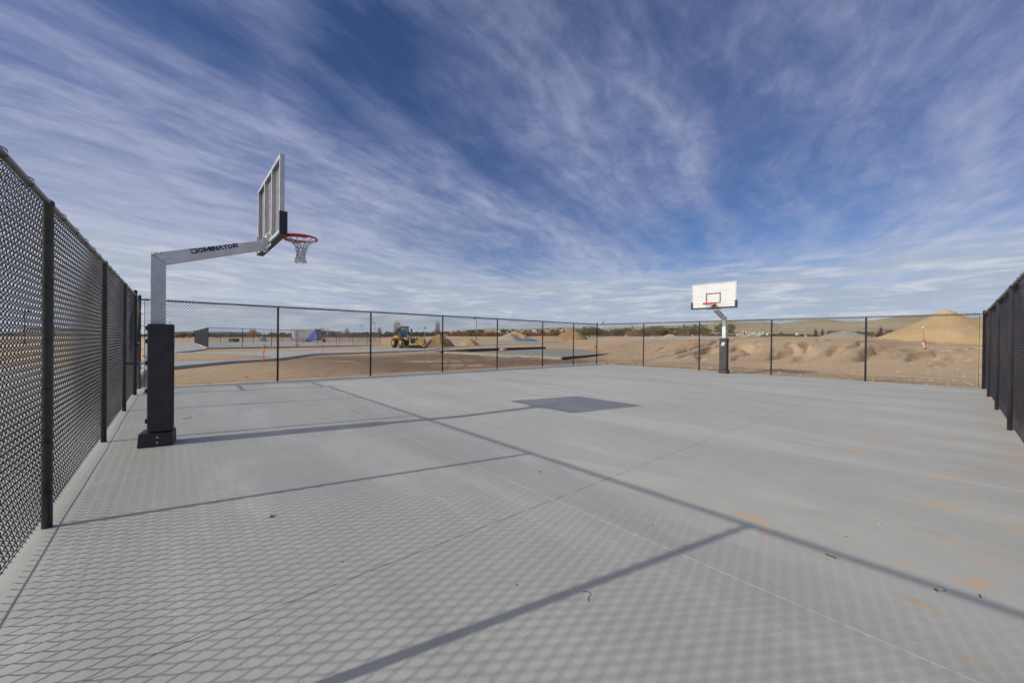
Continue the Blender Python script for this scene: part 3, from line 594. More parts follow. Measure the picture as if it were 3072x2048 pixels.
# ------------------------------------------------------------------ hoops
def strokes(m, segs, T, th):
    """segs: convex polygons in lettering space, T maps (x,y)->3D, th thickness vector"""
    for pl in segs:
        A = [T(*p) for p in pl]; B = [np.array(a)+th for a in A]; n = len(A)
        m.add(list(A)+list(B), [tuple(range(n)), tuple(range(n, 2*n))[::-1]]+[(i, (i+1) % n, n+(i+1) % n, n+i) for i in range(n)])
def ringpoly(cx, cy, rx, ry, t, n=20):
    out = []
    for i in range(n):
        a, b = 2*math.pi*i/n, 2*math.pi*(i+1)/n
        out.append([(cx+rx*math.cos(a), cy+ry*math.sin(a)), (cx+rx*math.cos(b), cy+ry*math.sin(b)), (cx+(rx-t)*math.cos(b), cy+(ry-t)*math.sin(b)), (cx+(rx-t)*math.cos(a), cy+(ry-t)*math.sin(a))])
    return out
def word():
    """DOMINATOR, cap height 1"""
    g_ = []; t = .36
    def D(x):
        g_.append([(x-.35, 1.02), (x+1.15, 1.02), (x+1.15, .78), (x-.02, .78)]); g_.append([(x+1.15, 1.02), (x+1.38, .88), (x+1.38, .12), (x+1.15, .0), (x+1.05, .24), (x+1.05, .78)])
        g_.append([(x-.05, 0), (x+1.15, 0), (x+1.05, .24), (x+.12, .24)]); g_.append([(x-.05, .0), (x+.12, .24), (x+.42, .55), (x+.02, .55)])
        return 1.48
    def Oo(x): g_.extend(ringpoly(x+.56, .5, .56, .5, .27)); return 1.2
    def Mm(x):
        g_.append([(x, 0), (x+t, 0), (x+t, 1), (x, 1)]); g_.append([(x+1.05, 0), (x+1.05+t, 0), (x+1.05+t, 1), (x+1.05, 1)])
        g_.append([(x+t, 1), (x+t, .55), (x+.52, .2), (x+.675, .2), (x+.675, .5)]); g_.append([(x+1.05, 1), (x+.675, .5), (x+.675, .2), (x+.83, .2), (x+1.05, .55)]); return 1.45
    def Ii(x): g_.append([(x, 0), (x+t, 0), (x+t, 1), (x, 1)]); return .42
    def Nn(x):
        g_.append([(x, 0), (x+t, 0), (x+t, 1), (x, 1)]); g_.append([(x+.78, 0), (x+.78+t, 0), (x+.78+t, 1), (x+.78, 1)]); g_.append([(x+t, 1), (x+t, .58), (x+.78, .0), (x+.78, .42)]); return 1.14
    def Aa(x): g_.append([(x, 0), (x+.32, 0), (x+.74, 1), (x+.42, 1)]); g_.append([(x+.74, 1), (x+.58, .62), (x+.84, 0), (x+1.16, 0)]); return 1.12
    def Tt(x): g_.append([(x, .76), (x+1.0, .76), (x+1.0, 1), (x, 1)]); g_.append([(x+.35, 0), (x+.65, 0), (x+.65, .76), (x+.35, .76)]); return .98
    def Rr(x):
        g_.append([(x, 0), (x+t, 0), (x+t, .98), (x, 1)]); g_.append([(x+t, .76), (x+.86, .76), (x+.92, 1), (x+t, 1)]); g_.append([(x+.86, .76), (x+.82, .56), (x+1.1, .44), (x+1.12, .86), (x+.92, 1)])
        g_.append([(x+t, .56), (x+t, .34), (x+1.02, .34), (x+1.1, .44), (x+.82, .56)]); g_.append([(x+.5, .34), (x+.84, .34), (x+1.2, 0), (x+.84, 0)]); return 1.2
    x = 0.0
    for fn in (D, Oo, Mm, Ii, Nn, Aa, Tt, Oo, Rr): x += fn(x)
    return g_, x
WORD, WLEN = word()
def hoop(loc, rz, label, dz, net_short=False, skew=0.0):
    root = empty('basketball_hoop', loc, rz); tag(root, label, 'basketball hoop', 'basketball hoops on the court')
    m = MB(); m.prism([(-.0755, -.02), (.0755, -.02), (.0755, 2.40+dz), (-.0755, 2.52+dz)], 1, -.0755, .0755); m.obj('pole', M_galv, root, .006)
    m = MB(); m.prism([(-.0745, 2.5215+dz), (.0775, 2.3995+dz), (1.215, 2.785+dz), (1.215, 2.918+dz)], 1, -.070, .070); arm = m.obj('arm', M_alu, root, .005)
    for (bu, bz) in ((-.042, 2.515), (.017, 2.538), (.059, 2.452), (.119, 2.475)):
        for sv in (-1, 1):
            m = MB(); m.lathe([(.0125, 0), (.0125, .006), (.008, .012)] if sv > 0 else [(.008, -.012), (.0125, -.006), (.0125, 0)], (bu, sv*.0705, bz+dz), 10, 1); m.obj('bolt', M_galv, arm)
    # lettering on both faces of the arm
    for sv in (1, -1):
        m = MB(); h = .064; sc = .56/WLEN; dr = np.array([math.cos(.32), math.sin(.32)]); upv = np.array([-math.sin(.32), math.cos(.32)])
        if sv < 0:
            T = lambda x, y: np.array([.338+dr[0]*x*sc+upv[0]*y*h, -.0712, 2.573+dz+dr[1]*x*sc+upv[1]*y*h])
        else:
            T = lambda x, y: np.array([.318+.56*dr[0]-dr[0]*x*sc+upv[0]*y*h, .0712, 2.566+dz+.56*dr[1]-dr[1]*x*sc+upv[1]*y*h])
        strokes(m, WORD, T, np.array([0, -sv*.0008, 0])); m.obj('lettering', M_letter, arm)
    # mounting plate
    m = MB(); m.box((1.2155, -.11, 2.76+dz), (1.2285, .11, 3.02+dz)); m.box((1.16, -.085, 2.80+dz), (1.215, -.072, 2.95+dz)); m.box((1.16, .072, 2.80+dz), (1.215, .085, 2.95+dz))
    m.box((1.2285, -.31, 2.80+dz), (1.2345, .31, 2.835+dz)); m.box((1.2285, -.31, 2.985+dz), (1.2345, .31, 3.02+dz)); mp = m.obj('mounting_bracket', M_galv, root, .002)
    for bz in (2.79, 2.99):
        for bv in (-.095, .095): m = MB(); m.lathe([(.012, -.014), (.012, 0), (.006, .001)], (1.2155, bv, bz+dz), 8, 0); m.obj('bolt', M_galv, mp)
    # backboard
    m = MB(); Z0, Z1, V_ = 2.875+dz, 3.945+dz, .915; m.add([(1.290, -V_+.012, Z0+.012), (1.290, V_-.012, Z0+.012), (1.290, V_-.012, Z1-.012), (1.290, -V_+.012, Z1-.012)], [(0, 1, 2, 3)]); bb = m.obj('backboard', M_panel, root)
    m = MB(); m.add([(1.284, -V_+.013, Z0+.013), (1.284, V_-.013, Z0+.013), (1.284, V_-.013, Z1-.013), (1.284, -V_+.013, Z1-.013)], [(0, 3, 2, 1)]); m.obj('back_sheet', M_back, bb)
    m = MB(); u0, u1 = 1.235, 1.282
    for va, vb in ((-V_, -V_+.012), (V_-.012, V_)): m.box((u0, va, Z0), (1.292, vb, Z1))
    for za, zb in ((Z0, Z0+.012), (Z1-.012, Z1)): m.box((u0, -V_+.0125, za), (1.292, V_-.0125, zb))
    for va, vb in ((-V_+.0125, -V_+.045), (V_-.045, V_-.0125)): m.box((u0, va, Z0+.0125), (u0+.006, vb, Z1-.0125))
    for za, zb in ((Z0+.0125, Z0+.045), (Z1-.045, Z1-.0125)): m.box((u0+.0005, -V_+.046, za), (u0+.0065, V_-.046, zb))
    for vc in (-.3, .3): m.box((u0+.001, vc-.022, Z0+.046), (u1, vc-.016, Z1-.046)); m.box((u0+.001, vc-.0155, Z0+.046), (u0+.007, vc+.022, Z1-.046))
    m.obj('backboard_frame', M_alu, bb)
    m = MB(); t = .016; e = 1.2925
    for a in ((-V_+.0135, Z0+.013, -V_+.0135+.011, Z1-.013), (V_-.0245, Z0+.013, V_-.0135, Z1-.013), (-V_+.025, Z1-.024, V_-.025, Z1-.013)): m.box((1.2905, a[0], a[1]), (e, a[2], a[3]))
    m.obj('edge_line', M_tgt, bb)
    m = MB(); zb, zt, hw = 3.07+dz, 3.52+dz, .305
    for a in ((-hw, zb, -hw+.045, zt), (hw-.045, zb, hw, zt), (-hw+.0455, zt-.045, hw-.0455, zt), (-hw+.0455, zb, hw-.0455, zb+.045)): m.box((1.2905, a[0], a[1]), (e, a[2], a[3]))
    m.obj('target_square', M_tgt, bb)
    for sv in (-1, 1):
        m = MB(); a, b = sorted((sv*(V_+.002), sv*(V_+.03))); m.box((1.226, a, 2.84+dz), (1.325, b, 3.16+dz)); a, b = sorted((sv*(V_+.001), sv*(V_-.045))); m.box((1.293, a, 2.905+dz), (1.3245, b, 3.155+dz)); m.obj('edge_padding', M_padL, root, .005)
    m = MB(); m.box((1.232, -V_-.0015, 2.842+dz), (1.325, V_+.0015, 2.873+dz)); m.box((1.2935, -V_-.001, 2.8735+dz), (1.3245, V_+.001, 2.904+dz)); m.obj('edge_padding', M_padL, root, .005)
    # rim
    RZ, RU, RR = 3.052+dz, 1.70, .2345
    rim = empty('rim', (RU, 0, RZ)); rim.parent = root
    m = MB(); a = np.linspace(0, 2*math.pi, 48, endpoint=False); m.tube(np.stack([RR*np.cos(a), RR*np.sin(a), 0*a], 1), .009, 8, closed=True)
    m.tube(np.stack([(RR+.004)*np.cos(a), (RR+.004)*np.sin(a), 0*a-.018], 1), .008, 8, closed=True); m.obj('ring', M_red, rim)
    m = MB(); aa = np.linspace(R_(62), R_(298), 34); V = []
    for z in (.004, -.048):
        for q in aa: V.append(((RR+.012)*math.cos(q), (RR+.012)*math.sin(q), z if z > 0 or R_(78) < q < R_(282) else -.02))
    n = len(aa); V2 = [(x*.985, y*.985, z) for x, y, z in V]
    F = [(i, i+1, n+i+1, n+i) for i in range(n-1)]; F2 = [(2*n+i+1, 2*n+i, 3*n+i, 3*n+i+1) for i in range(n-1)]
    m.add(V+V2, F+F2+[(n+i, n+i+1, 3*n+i+1, 3*n+i) for i in range(n-1)]+[(i+1, i, 2*n+i, 2*n+i+1) for i in range(n-1)]+[(0, n, 3*n, 2*n), (n-1, 2*n-1, 4*n-1, 3*n-1)], True); m.obj('rim_brace', M_red, rim)
    m = MB(); m.prism([(-.40, -.10), (-.40, .10), (-.20, .17), (-.235, 0), (-.20, -.17)], 2, -.004, .002); m.box((-.4085, -.10, -.12), (-.4005, .10, .025)); m.prism([(-.40, -.004), (-.24, -.004), (-.24, -.03), (-.40, -.10)], 1, -.075, -.069); m.prism([(-.40, -.004), (-.24, -.004), (-.24, -.03), (-.40, -.10)], 1, .069, .075); m.obj('rim_mount', M_red, rim)
    m = MB(); N = 12
    lev = [(0, RR-.004), (-.135, .085), (-.19, .070), (-.245, .064), (-.30, .062), (-.35, .070), (-.40, .086)] if not net_short else [(0, RR-.004), (-.05, .16), (-.09, .12), (-.12, .10), (-.155, .10)]
    rn = random.Random(3 if net_short else 5)
    pts = [[np.array([r*math.cos(2*math.pi*(i+.5*(l % 2))/N)+rn.gauss(0, .007), r*math.sin(2*math.pi*(i+.5*(l % 2))/N)+rn.gauss(0, .007), z+rn.gauss(0, .006 if l else 0)]) for i in range(N)] for l, (z, r) in enumerate(lev)]
    for l in range(len(lev)-1):
        for i in range(N):
            for j in ((i, (i-1) % N) if l % 2 == 0 else (i, (i+1) % N)):
                a, b = pts[l][i], pts[l+1][j]; mid = (a+b)/2*np.array([.93, .93, 1]); mid[2] -= .008; m.tube([a, mid, b], .0042 if l == 0 else .0062, 5, caps=False)
    m.obj('net', M_net, rim)
    # pole pad
    m = MB(); m.prism([(-.10, -.155), (.165, -.155), (.165, .155), (-.10, .155), (-.10, .085), (-.02, .08), (-.02, -.08), (-.10, -.085)], 2, .19, 1.595+dz*.3); pd = m.obj('pole_pad', M_pad, root, .012)
    for z in (.33, .72, 1.08, 1.36, 1.53):
        m = MB(); m.box((-.112, -.13, z-.02), (-.1015, .13, z+.02)); m.box((-.119, -.15, z-.018), (-.101, -.128, z+.035)); m.obj('strap', M_padL, pd)
    for vv in (-.1555, .1555):
        m = MB(); m.tube([(.13, vv, .20), (.13, vv, 1.58)], .0022, 5); m.obj('seam', M_padL, pd)
    m = MB(); m.tube([(.1655, -.14, 1.555), (.1655, .14, 1.555)], .0022, 5); m.obj('seam', M_padL, pd)
    m = MB(); aa = np.linspace(0, math.pi, 9)
    for k0 in (-.03, .03): m.tube([(.12, k0+.016*math.cos(q), 1.597+.03*math.sin(q)) for q in aa], .003, 5)
    m.obj('tie_loop', M_wire, pd)
    # logo on the front of the pad
    m = MB(); f = .1662; s_ = .105
    def TL(x, y): return np.array([f, -.058+x*.085+y*.014, 1.30+y*s_])
    lg = [[(-.2, 1.0), (1.25, 1.0), (1.25, .74), (.1, .74)], [(1.25, 1.0), (1.45, .84), (1.45, .16), (1.25, 0), (1.1, .26), (1.1, .74)], [(-.05, 0), (1.25, 0), (1.1, .26), (.38, .26)], [(-.05, 0), (.38, .26), (.5, .56), (.02, .56)], [(-.3, -.38), (1.5, -.38), (1.5, -.2), (-.3, -.2)]]
    strokes(m, lg, TL, np.array([-.001, 0, 0])); m.obj('logo', M_whitelet, pd)
    # base cover
    bc = MB(); a0, a1 = .173, .166
    bc.add([(-a0, -a0, 0), (a0, -a0, 0), (a0, a0, 0), (-a0, a0, 0), (-a1, -a1, .175), (a1, -a1, .175), (a1, a1, .175), (-a1, a1, .175), (-.1, -.1, .185), (.1, -.1, .185), (.1, .1, .185), (-.1, .1, .185)],
           [(0, 3, 2, 1), (0, 1, 5, 4), (1, 2, 6, 5), (2, 3, 7, 6), (3, 0, 4, 7), (4, 5, 9, 8), (5, 6, 10, 9), (6, 7, 11, 10), (7, 4, 8, 11), (8, 9, 10, 11)])
    b = bc.obj('base_cover', M_padL, root, .008); b.rotation_euler = (0, R_(1.2 if skew else 0), skew)
    for z in (.055, .12):
        for sv in (-1, 1):
            m = MB(); yy = .173-.007*z/.175+.0005; m.lathe([(.009, 0), (.009, .004)] if sv > 0 else [(.009, -.004), (.009, 0)], (.02, sv*yy, z), 10, 1); m.obj('bolt', M_white, b)
    return root
hoop((19.88, 7.60, 0), math.pi, 'near basketball hoop seen from behind, with dark lettering on its arm', -.005, False, R_(-7))
hoop((.83, 7.665, 0), 0.0, 'far basketball hoop facing the camera, with a white logo on its pad', .02, True)

# ------------------------------------------------------------------ small things on the court
def pebble(p, s, label, mat=None, flat=.6, name='pebble', cat='pebble'):
    m = MB(); k = 7; V = []
    for (r, h) in ((.5, 0), (.95, .25), (1.0, .5), (.6, .85), (.1, 1.0)):
        for i in range(k): a = 2*math.pi*i/k; q = r*random.uniform(.8, 1.15); V.append((q*math.cos(a)*s, q*math.sin(a)*s*.75, h*s*flat))
    F = [(l*k+i, l*k+(i+1) % k, (l+1)*k+(i+1) % k, (l+1)*k+i) for l in range(4) for i in range(k)]+[tuple(range(k))[::-1], tuple(range(4*k, 5*k))]
    m.add(V, F, True); o = m.obj(name, mat or M_pebble, None, 0, (p[0], p[1], .001), random.uniform(0, 3)); return tag(o, label, cat, 'pebbles and crumbs of dirt on the court')
PEB = [((16.32, 14.54), .022, 'largest pale pebble, just beyond the rail shadow at lower right'), ((16.9, 13.03), .012, 'small tan pebble left of the post shadow at lower right'),
       ((15.47, 14.2), .014, 'tan pebble among the rusty smears near the long shadow'), ((14.66, 14.47), .013, 'pale pebble beyond the biggest rusty smear at the right'), ((11.94, 13.87), .013, 'tan pebble in the middle of the right-hand slab'),
       ((15.87, 9.74), .018, 'white pebble below the shadow of the backboard'), ((17.76, 7.17), .014, 'white pebble right of the near hoop base'), ((12.9, 14.2), .012, 'grey pebble before the right fence'),
       ((16.48, 7.13), .010, 'dark pebble just above the pole shadow'), ((15.3, 1.39), .016, 'dark crumb by the far left fence'), ((14.09, 14.8), .014, 'pale pebble at the right edge below the fence'),
       ((3.57, 6.34), .018, 'dark crumb of dirt left of the far hoop'), ((16.66, 8.04), .009, 'tiny dark crumb between pole shadow and rail shadow'), ((16.71, 11.61), .017, 'dark crumb below the junction of the shadows'),
       ((18.2, 12.9), .008, 'small dark crumb near the bottom of the slab'), ((18.9, 12.0), .007, 'tiny crumb beside the thin dark joint'), ((15.95, 14.06), .009, 'small crumb on the far side of the rail shadow')]
for p, s, l in PEB: pebble(p, s, l, M_leafbit if 'dark' in l or 'crumb' in l else None)
# leaf clump and wire scraps
m = MB()
for i in range(26):
    a = random.uniform(0, 6.3); r_ = abs(random.gauss(0, .016)); c_ = np.array([r_*math.cos(a), r_*math.sin(a), random.uniform(.001, .008)]); t = random.uniform(0, 3); e1 = np.array([math.cos(t), math.sin(t), random.uniform(-.2, .5)])*.009; e2 = np.array([-math.sin(t), math.cos(t), random.uniform(-.3, .3)])*.005
    m.add([c_-e1, c_-e2, c_+e1, c_+e2], [(0, 1, 2, 3)])
tag(m.obj('leaf_clump', M_leafbit, None, 0, (19.13, 10.99, .002)), 'small clump of dry brown leaf bits on the concrete left of centre', 'leaf clump')
def scrap(p, pts, label, r=.0022):
    m = MB(); m.tube([(x, y, .004) for x, y in pts], r, 5); tag(m.obj('wire_scrap', M_wire, None, 0, (p[0], p[1], 0)), label, 'wire scrap', 'offcuts of fence wire on the court')
a_, b_ = gz(1748, 1776), gz(1776, 1800)
scrap(a_, [(0, 0), (-.02, .01), (-.03, .03), (-.01, .045), (.015, .05), (.03, .06), (.035, .075)], 'curly loop of thin black wire near the bottom centre', .0014)
a_, b_ = gz(2477, 1662), gz(2509, 1675); scrap(a_, [(0, 0), tuple((b_-a_)[:2])], 'straight dark offcut of wire left of the long rail shadow', .004)
a_, b_ = gz(2803, 1767), gz(2813, 1773); scrap(a_, [(0, 0), tuple((b_-a_)[:2])], 'very short wire offcut beside the largest pale pebble', .004)
a_, b_ = gz(2937, 1784), gz(2943, 1792); scrap(a_, [(0, 0), tuple((b_-a_)[:2])], 'short wire offcut lying in the rail shadow at lower right', .004)
a_, b_ = gz(548, 1256), gz(575, 1252); scrap(a_, [(0, 0), tuple((b_-a_)[:2])], 'thin wire offcut behind the near hoop pole', .003)

# ------------------------------------------------------------------ site: dirt piles
def heap(name, px, D, wpx, ytop, label, mat, cat='dirt pile', peak=.0, amp=.05, asym=0.0, depth=1.0, pw=1.15, flat=.12, sink=.3):
    c = at(px, D); hw = wpx*D/FPX/2; top = (CAM+ray(px, ytop)/(ray(px, ytop) @ FW)*D)[2]; h = top-c[2]
    na, nr = 72, 26; V = []; e1 = np.array([RH[0], RH[1]]); e2 = np.array([FH[0], FH[1]]); sd = int(px) % 97
    for j in range(nr+1):
        q = j/nr
        for i in range(na):
            a = 2*math.pi*i/na; wob = 1+.10*math.sin(2*a+sd)+.06*math.sin(5*a+sd*2)
            u_, w_ = q*hw*math.cos(a)*wob*(1+asym*math.cos(a)), q*hw*depth*math.sin(a)*wob
            z = h*(1-max(0, q-flat)/(1-flat))**pw
            V.append((u_*e1[0]+w_*e2[0], u_*e1[1]+w_*e2[1], z))
    V = np.array(V); g1 = H(V[:, 0]+c[0], V[:, 1]+c[1])-c[2]
    qq = np.repeat(np.arange(nr+1)/nr, na)
    V[:, 2] = V[:, 2]+g1*qq - sink*qq**6 + fbm((V[:, 0]+c[0])*2.2/max(1, hw*.4), (V[:, 1]+c[1])*2.2/max(1, hw*.4), 5, sd)*h*amp*2
    F = [(j*na+i, j*na+(i+1) % na, (j+1)*na+(i+1) % na, (j+1)*na+i) for j in range(nr) for i in range(na)]
    o = rawmesh(name, V, F, mat); o.location = c; return tag(o, label, cat, None)
heap('dirt_pile', 2838, 50, 375, 930, 'huge tan conical dirt mound rising above the fence at the right', M_pile, amp=.035, pw=1.2, flat=.05, asym=.0)
heap('dirt_pile', 1318, 66, 86, 1003, 'ochre dirt pile right behind the small excavator', M_pileo, amp=.13, pw=.75)
heap('dirt_pile', 1408, 72, 70, 1016, 'low light tan dirt pile right of the ochre one', M_pile, amp=.08, pw=.9)
heap('gravel_pile', 1528, 105, 90, 999, 'grey gravel pile left of the blue tarp', M_gravel, 'gravel pile', amp=.05)
heap('dirt_pile', 1545, 125, 100, 994, 'tan dirt pile behind the grey gravel pile', M_pile, amp=.06)
heap('dirt_pile', 1715, 95, 106, 985, 'steep brown dirt pile left of the big green bushes', M_pileo, amp=.08, pw=.9)
heap('gravel_pile', 2535, 62, 150, 993, 'wide grey gravel pile left of the huge mound', M_gravel, 'gravel pile', amp=.05, pw=1.0)
heap('gravel_pile', 787, 125, 34, 1007, 'small grey gravel pile left of the blue and grey trailer', M_gravel, 'gravel pile')
heap('dirt_pile', 2010, 95, 60, 1002, 'low tan dirt pile before the middle trees', M_pile, amp=.1)
heap('dirt_pile', 2250, 70, 70, 1001, 'low brown dirt pile right of the far hoop', M_pile, amp=.12)
# ------------------------------------------------------------------ stakes, markers
def stake(px, yb, yt, label, mat=None, lean=0.0, w=.04, flag=None, D=None, group='survey stakes'):
    p = hit(px, yb) if D is None else at(px, D); D_ = (p-CAM) @ FW; h = (yb-yt)*D_/FPX
    m = MB(); m.tube([(0, 0, -.15), (RH[0]*lean*h, RH[1]*lean*h, h)], w/2, 4, smooth=False); o = empty('survey_stake', tuple(p)); m.obj('stake', mat or M_orange, o)
    if flag:
        f = MB(); q = np.array([RH[0]*lean*h, RH[1]*lean*h, h]); f.box((-.05, -.05, -.16), (.05, .05, .02), at=q); f.obj('ribbon', flag, o, .01)
    return tag(o, label, 'stake', group)
stake(638, 1048, 1024, 'orange stake before the left corner of the second court', w=.05)
stake(787, 1088, 1036, 'thick orange stake leaning at the near path edge', lean=.12, w=.06, flag=M_orange)
stake(967, 1064, 1022, 'orange stake with ribbon standing in gravel beside the path', w=.05, flag=M_orange)
stake(990, 1037, 1015, 'thin orange stake right of the trailer', w=.05)
stake(1014, 1044, 1010, 'tall orange stake by the second court edge', w=.06, flag=M_wood)
stake(1103, 1046, 1017, 'yellowish leaning stake near the end of the second court', M_wood, lean=-.15, w=.05)
stake(838, 1041, 1020, 'orange stake behind the first big fence post', w=.05)
stake(881, 1020, 1000, 'orange stake at the left end of the trailer', w=.09, D=100)
stake(1174, 1030, 1012, 'orange ribbon stake left of the loader', w=.06, flag=M_orange)
stake(1278, 1037, 1016, 'wooden stake before the ochre pile, left one', M_wood, w=.05)
stake(1313, 1038, 1016, 'green-topped wooden stake before the ochre pile', M_wood, w=.05, flag=M_gpaint)
stake(1347, 1033, 1015, 'orange wooden stake at the right foot of the ochre pile', w=.05)
stake(1773, 1062, 1040, 'thin wooden stake on the pad left of the corner post', M_wood, w=.03)
stake(1844, 1064, 1036, 'bare wooden stake at the near edge of the pad', M_wood, w=.04)
stake(1866, 1060, 1033, 'wooden stake with orange ribbon on the pad', M_wood, w=.035, flag=M_orange)
stake(2063, 1040, 1017, 'upright wooden stake on the bank left of the far hoop', M_wood, w=.04)
stake(2074, 1036, 1018, 'leaning orange stake on the bank left of the far hoop', lean=.45, w=.04, flag=M_orange)
stake(2305, 1012, 972, 'tall thin pole standing on the bank behind the second post', M_wood, w=.06, D=60)
def cone(px, yb, h, label, D=None):
    p = hit(px, yb); m = MB(); m.box((-.2, -.2, 0), (.2, .2, .03)); m.lathe([(.16, .03), (.03, h)], k=14); tag(m.obj('traffic_cone', M_orange, None, 0, tuple(p)), label, 'traffic cone')
cone(1785, 1044, .55, 'orange cone just left of the far corner post')
def marker(px, yb, ht, label, col=None, D=None):
    p = hit(px, yb) if D is None else at(px, D); ht *= .75; o = empty('valve_marker', tuple(p)); m = MB(); m.lathe([(.08, -.1), (.08, ht*.55), (.09, ht*.56)], k=10); m.obj('riser', col or M_pvc, o)
    m = MB(); m.lathe([(.10, ht*.56), (.10, ht*.9), (.05, ht)], k=10); m.obj('cap', M_pvc, o); tag(o, label, 'utility marker', 'white and green utility risers')
marker(1687, 1013, .5, 'white riser at the left foot of the steep brown pile', D=85)
marker(1741, 1011, .5, 'white riser at the right foot of the steep brown pile', D=85)
marker(1957, 1009, .8, 'white riser before the left tree group', D=75)
marker(2077, 1009, .8, 'white riser before the right tree group', D=75)
marker(2101, 1009, .6, 'short white riser right of the tree group', D=75)
marker(2247, 1014, .45, 'low green and white riser right of the far hoop', M_gpaint, D=52)
marker(2302, 1016, .7, 'green and white riser left of the third fence post', M_gpaint, D=46)
marker(2390, 1014, .75, 'tallest green and white riser in the middle of the bank top', M_gpaint, D=46)
marker(2418, 1012, .4, 'small white riser right of the tallest green one', D=55)
# hydrant with whip flag
p = hit(2772, 1045); hy = empty('fire_hydrant', tuple(p)); hy.scale = (.66, .66, .84); tag(hy, 'red and white striped fire hydrant with a tall whip flag on the dirt bank', 'fire hydrant')
m = MB(); m.lathe([(.19, -.2), (.19, .06), (.13, .07), (.13, .62), (.17, .64), (.17, .70), (.13, .80), (.05, .88)], k=18); m.obj('barrel', M_hyd, hy)
for z in (.12, .34, .55): m = MB(); m.lathe([(.137, z), (.137, z+.10)], k=18); m.obj('reflective_band', M_white, hy)
for q in (0, math.pi, math.pi/2): m = MB(); m.tube([(0, 0, .5), (.24*math.cos(q+.8), .24*math.sin(q+.8), .5)], .07, 10); m.obj('outlet', M_white if q else M_hyd, hy)
m = MB(); m.tube([(.05, 0, .8), (.08, -.05, 1.5), (.16, -.12, 2.15)], .018, 6); fl_ = m.obj('whip', M_bark, hy); m = MB(); m.box((.1, -.16, 2.08), (.2, -.06, 2.22)); m.obj('whip_flag', M_white, fl_)
# blue tarp
p = at(1580, 92); m = MB(); n1, n2 = 34, 12; V = []
for j in range(n2):
    for i in range(n1):
        a, b = i/(n1-1)*2-1, j/(n2-1)*2-1; V.append((RH[0]*a*2.5+FH[0]*b*1.2, RH[1]*a*2.5+FH[1]*b*1.2, .42*max(0, (1-abs(a)**2.2))*(1-b*b)+random.uniform(-.05, .12)))
m.add(V, [(j*n1+i, j*n1+i+1, (j+1)*n1+i+1, (j+1)*n1+i) for j in range(n2-1) for i in range(n1-1)]); tb = m.obj('tarp', M_tarp, None, 0, (p[0], p[1], p[2]+.12)); sd = tb.modifiers.new('s', 'SOLIDIFY'); sd.thickness = .02
tag(tb, 'crumpled bright blue tarp lying on the dirt beyond the fence', 'tarp')
for px, D, mt, lb in ((1575, 95, M_orange, 'orange barrel behind the blue tarp'), (1551, 110, M_hyd, 'red barrel left of the blue tarp')):
    p = at(px, D); m = MB(); m.lathe([(.28, 0), (.30, .05), (.28, .3), (.30, .35), (.27, .7), (.29, .75), (.25, 1.1), (.1, 1.15)], k=14); tag(m.obj('barrel', mt, None, 0, tuple(p)), lb, 'barrel')
# bag on the pad, green utility box, culvert pipe, debris
p = gz(1509, 1052, .06); m = MB(); m.lathe([(.35, 0), (.48, .08), (.45, .22), (.30, .30), (.05, .31)], k=11); tag(m.obj('sand_heap', M_pebble, None, 0, (p[0], p[1], .06)), 'tan sack of sand on the gravel pad before the black wall', 'sandbag')
p = at(702, 104); o = empty('utility_box', (p[0], p[1], p[2]), .75); tag(o, 'dark green utility box beyond the second court, left part', 'utility box'); m = MB(); m.box((-1.0, -.7, -.1), (1.0, .7, 1.0)); m.obj('cabinet', M_dgreen, o, .03); m = MB(); m.box((-1.04, -.74, 1.002), (1.04, .74, 1.06)); m.obj('lid', M_dgreen, o, .02)
p = at(1337, 120); m = MB(); a = np.linspace(0, 2*math.pi, 24, endpoint=False); m.tube([np.array([RH[0]*.5*math.cos(q), RH[1]*.5*math.cos(q), .9+.5*math.sin(q)]) for q in a], .07, 8, closed=True); m.tube([(0, 0, -.1), (0, 0, .36)], .06, 8)
tag(m.obj('hose_reel', M_pvc, None, 0, tuple(p)), 'pale ring-shaped hose coil beyond the ochre pile', 'hose coil')
p = gz(1858, 1062, -.1); o = empty('plank', (p[0], p[1], -.1)); m = MB(); m.box((-.7, -.07, .02), (.7, .07, .07), rot=Matrix.Rotation(.9, 3, 'Z')); tag(m.obj('plank', M_wood, None, 0, (p[0], p[1], -.02)), 'loose wooden plank lying at the pad edge by two stakes', 'plank'); bpy.data.objects.remove(o)
p = gz(612, 1152, -.1); m = MB(); m.box((-.28, -.025, .0), (.28, .025, .03)); tag(m.obj('survey_stake', M_orange, None, 0, (p[0], p[1], -.13), .8), 'fallen orange-tipped stake on the dirt right behind the far left fence', 'stake')
# rubble heaps right of the far hoop
for (px, D, n, lb, nm) in ((2232, 88, 26, 'heap of pale broken concrete right of the far hoop', 1), (2288, 84, 34, 'grey pile of broken pipe and concrete beside the tall thin pole', 2)):
    p = at(px, D); m = MB()
    for i in range(n):
        q = np.array([random.gauss(0, 1.2), random.gauss(0, .7), abs(random.gauss(.3, .25))]); s = random.uniform(.15, .5); rt = Matrix.Rotation(random.uniform(0, 6), 3, Vector((random.random(), random.random(), random.random())).normalized())
        m.box((-s, -s*.6, -s*.4), (s, s*.6, s*.4), rot=rt, at=q)
    tag(m.obj('rubble_heap', pmat('rubble', (.42, .42, .42), .9, noise=.4, nscale=1), None, 0, tuple(p)), lb, 'rubble heap')

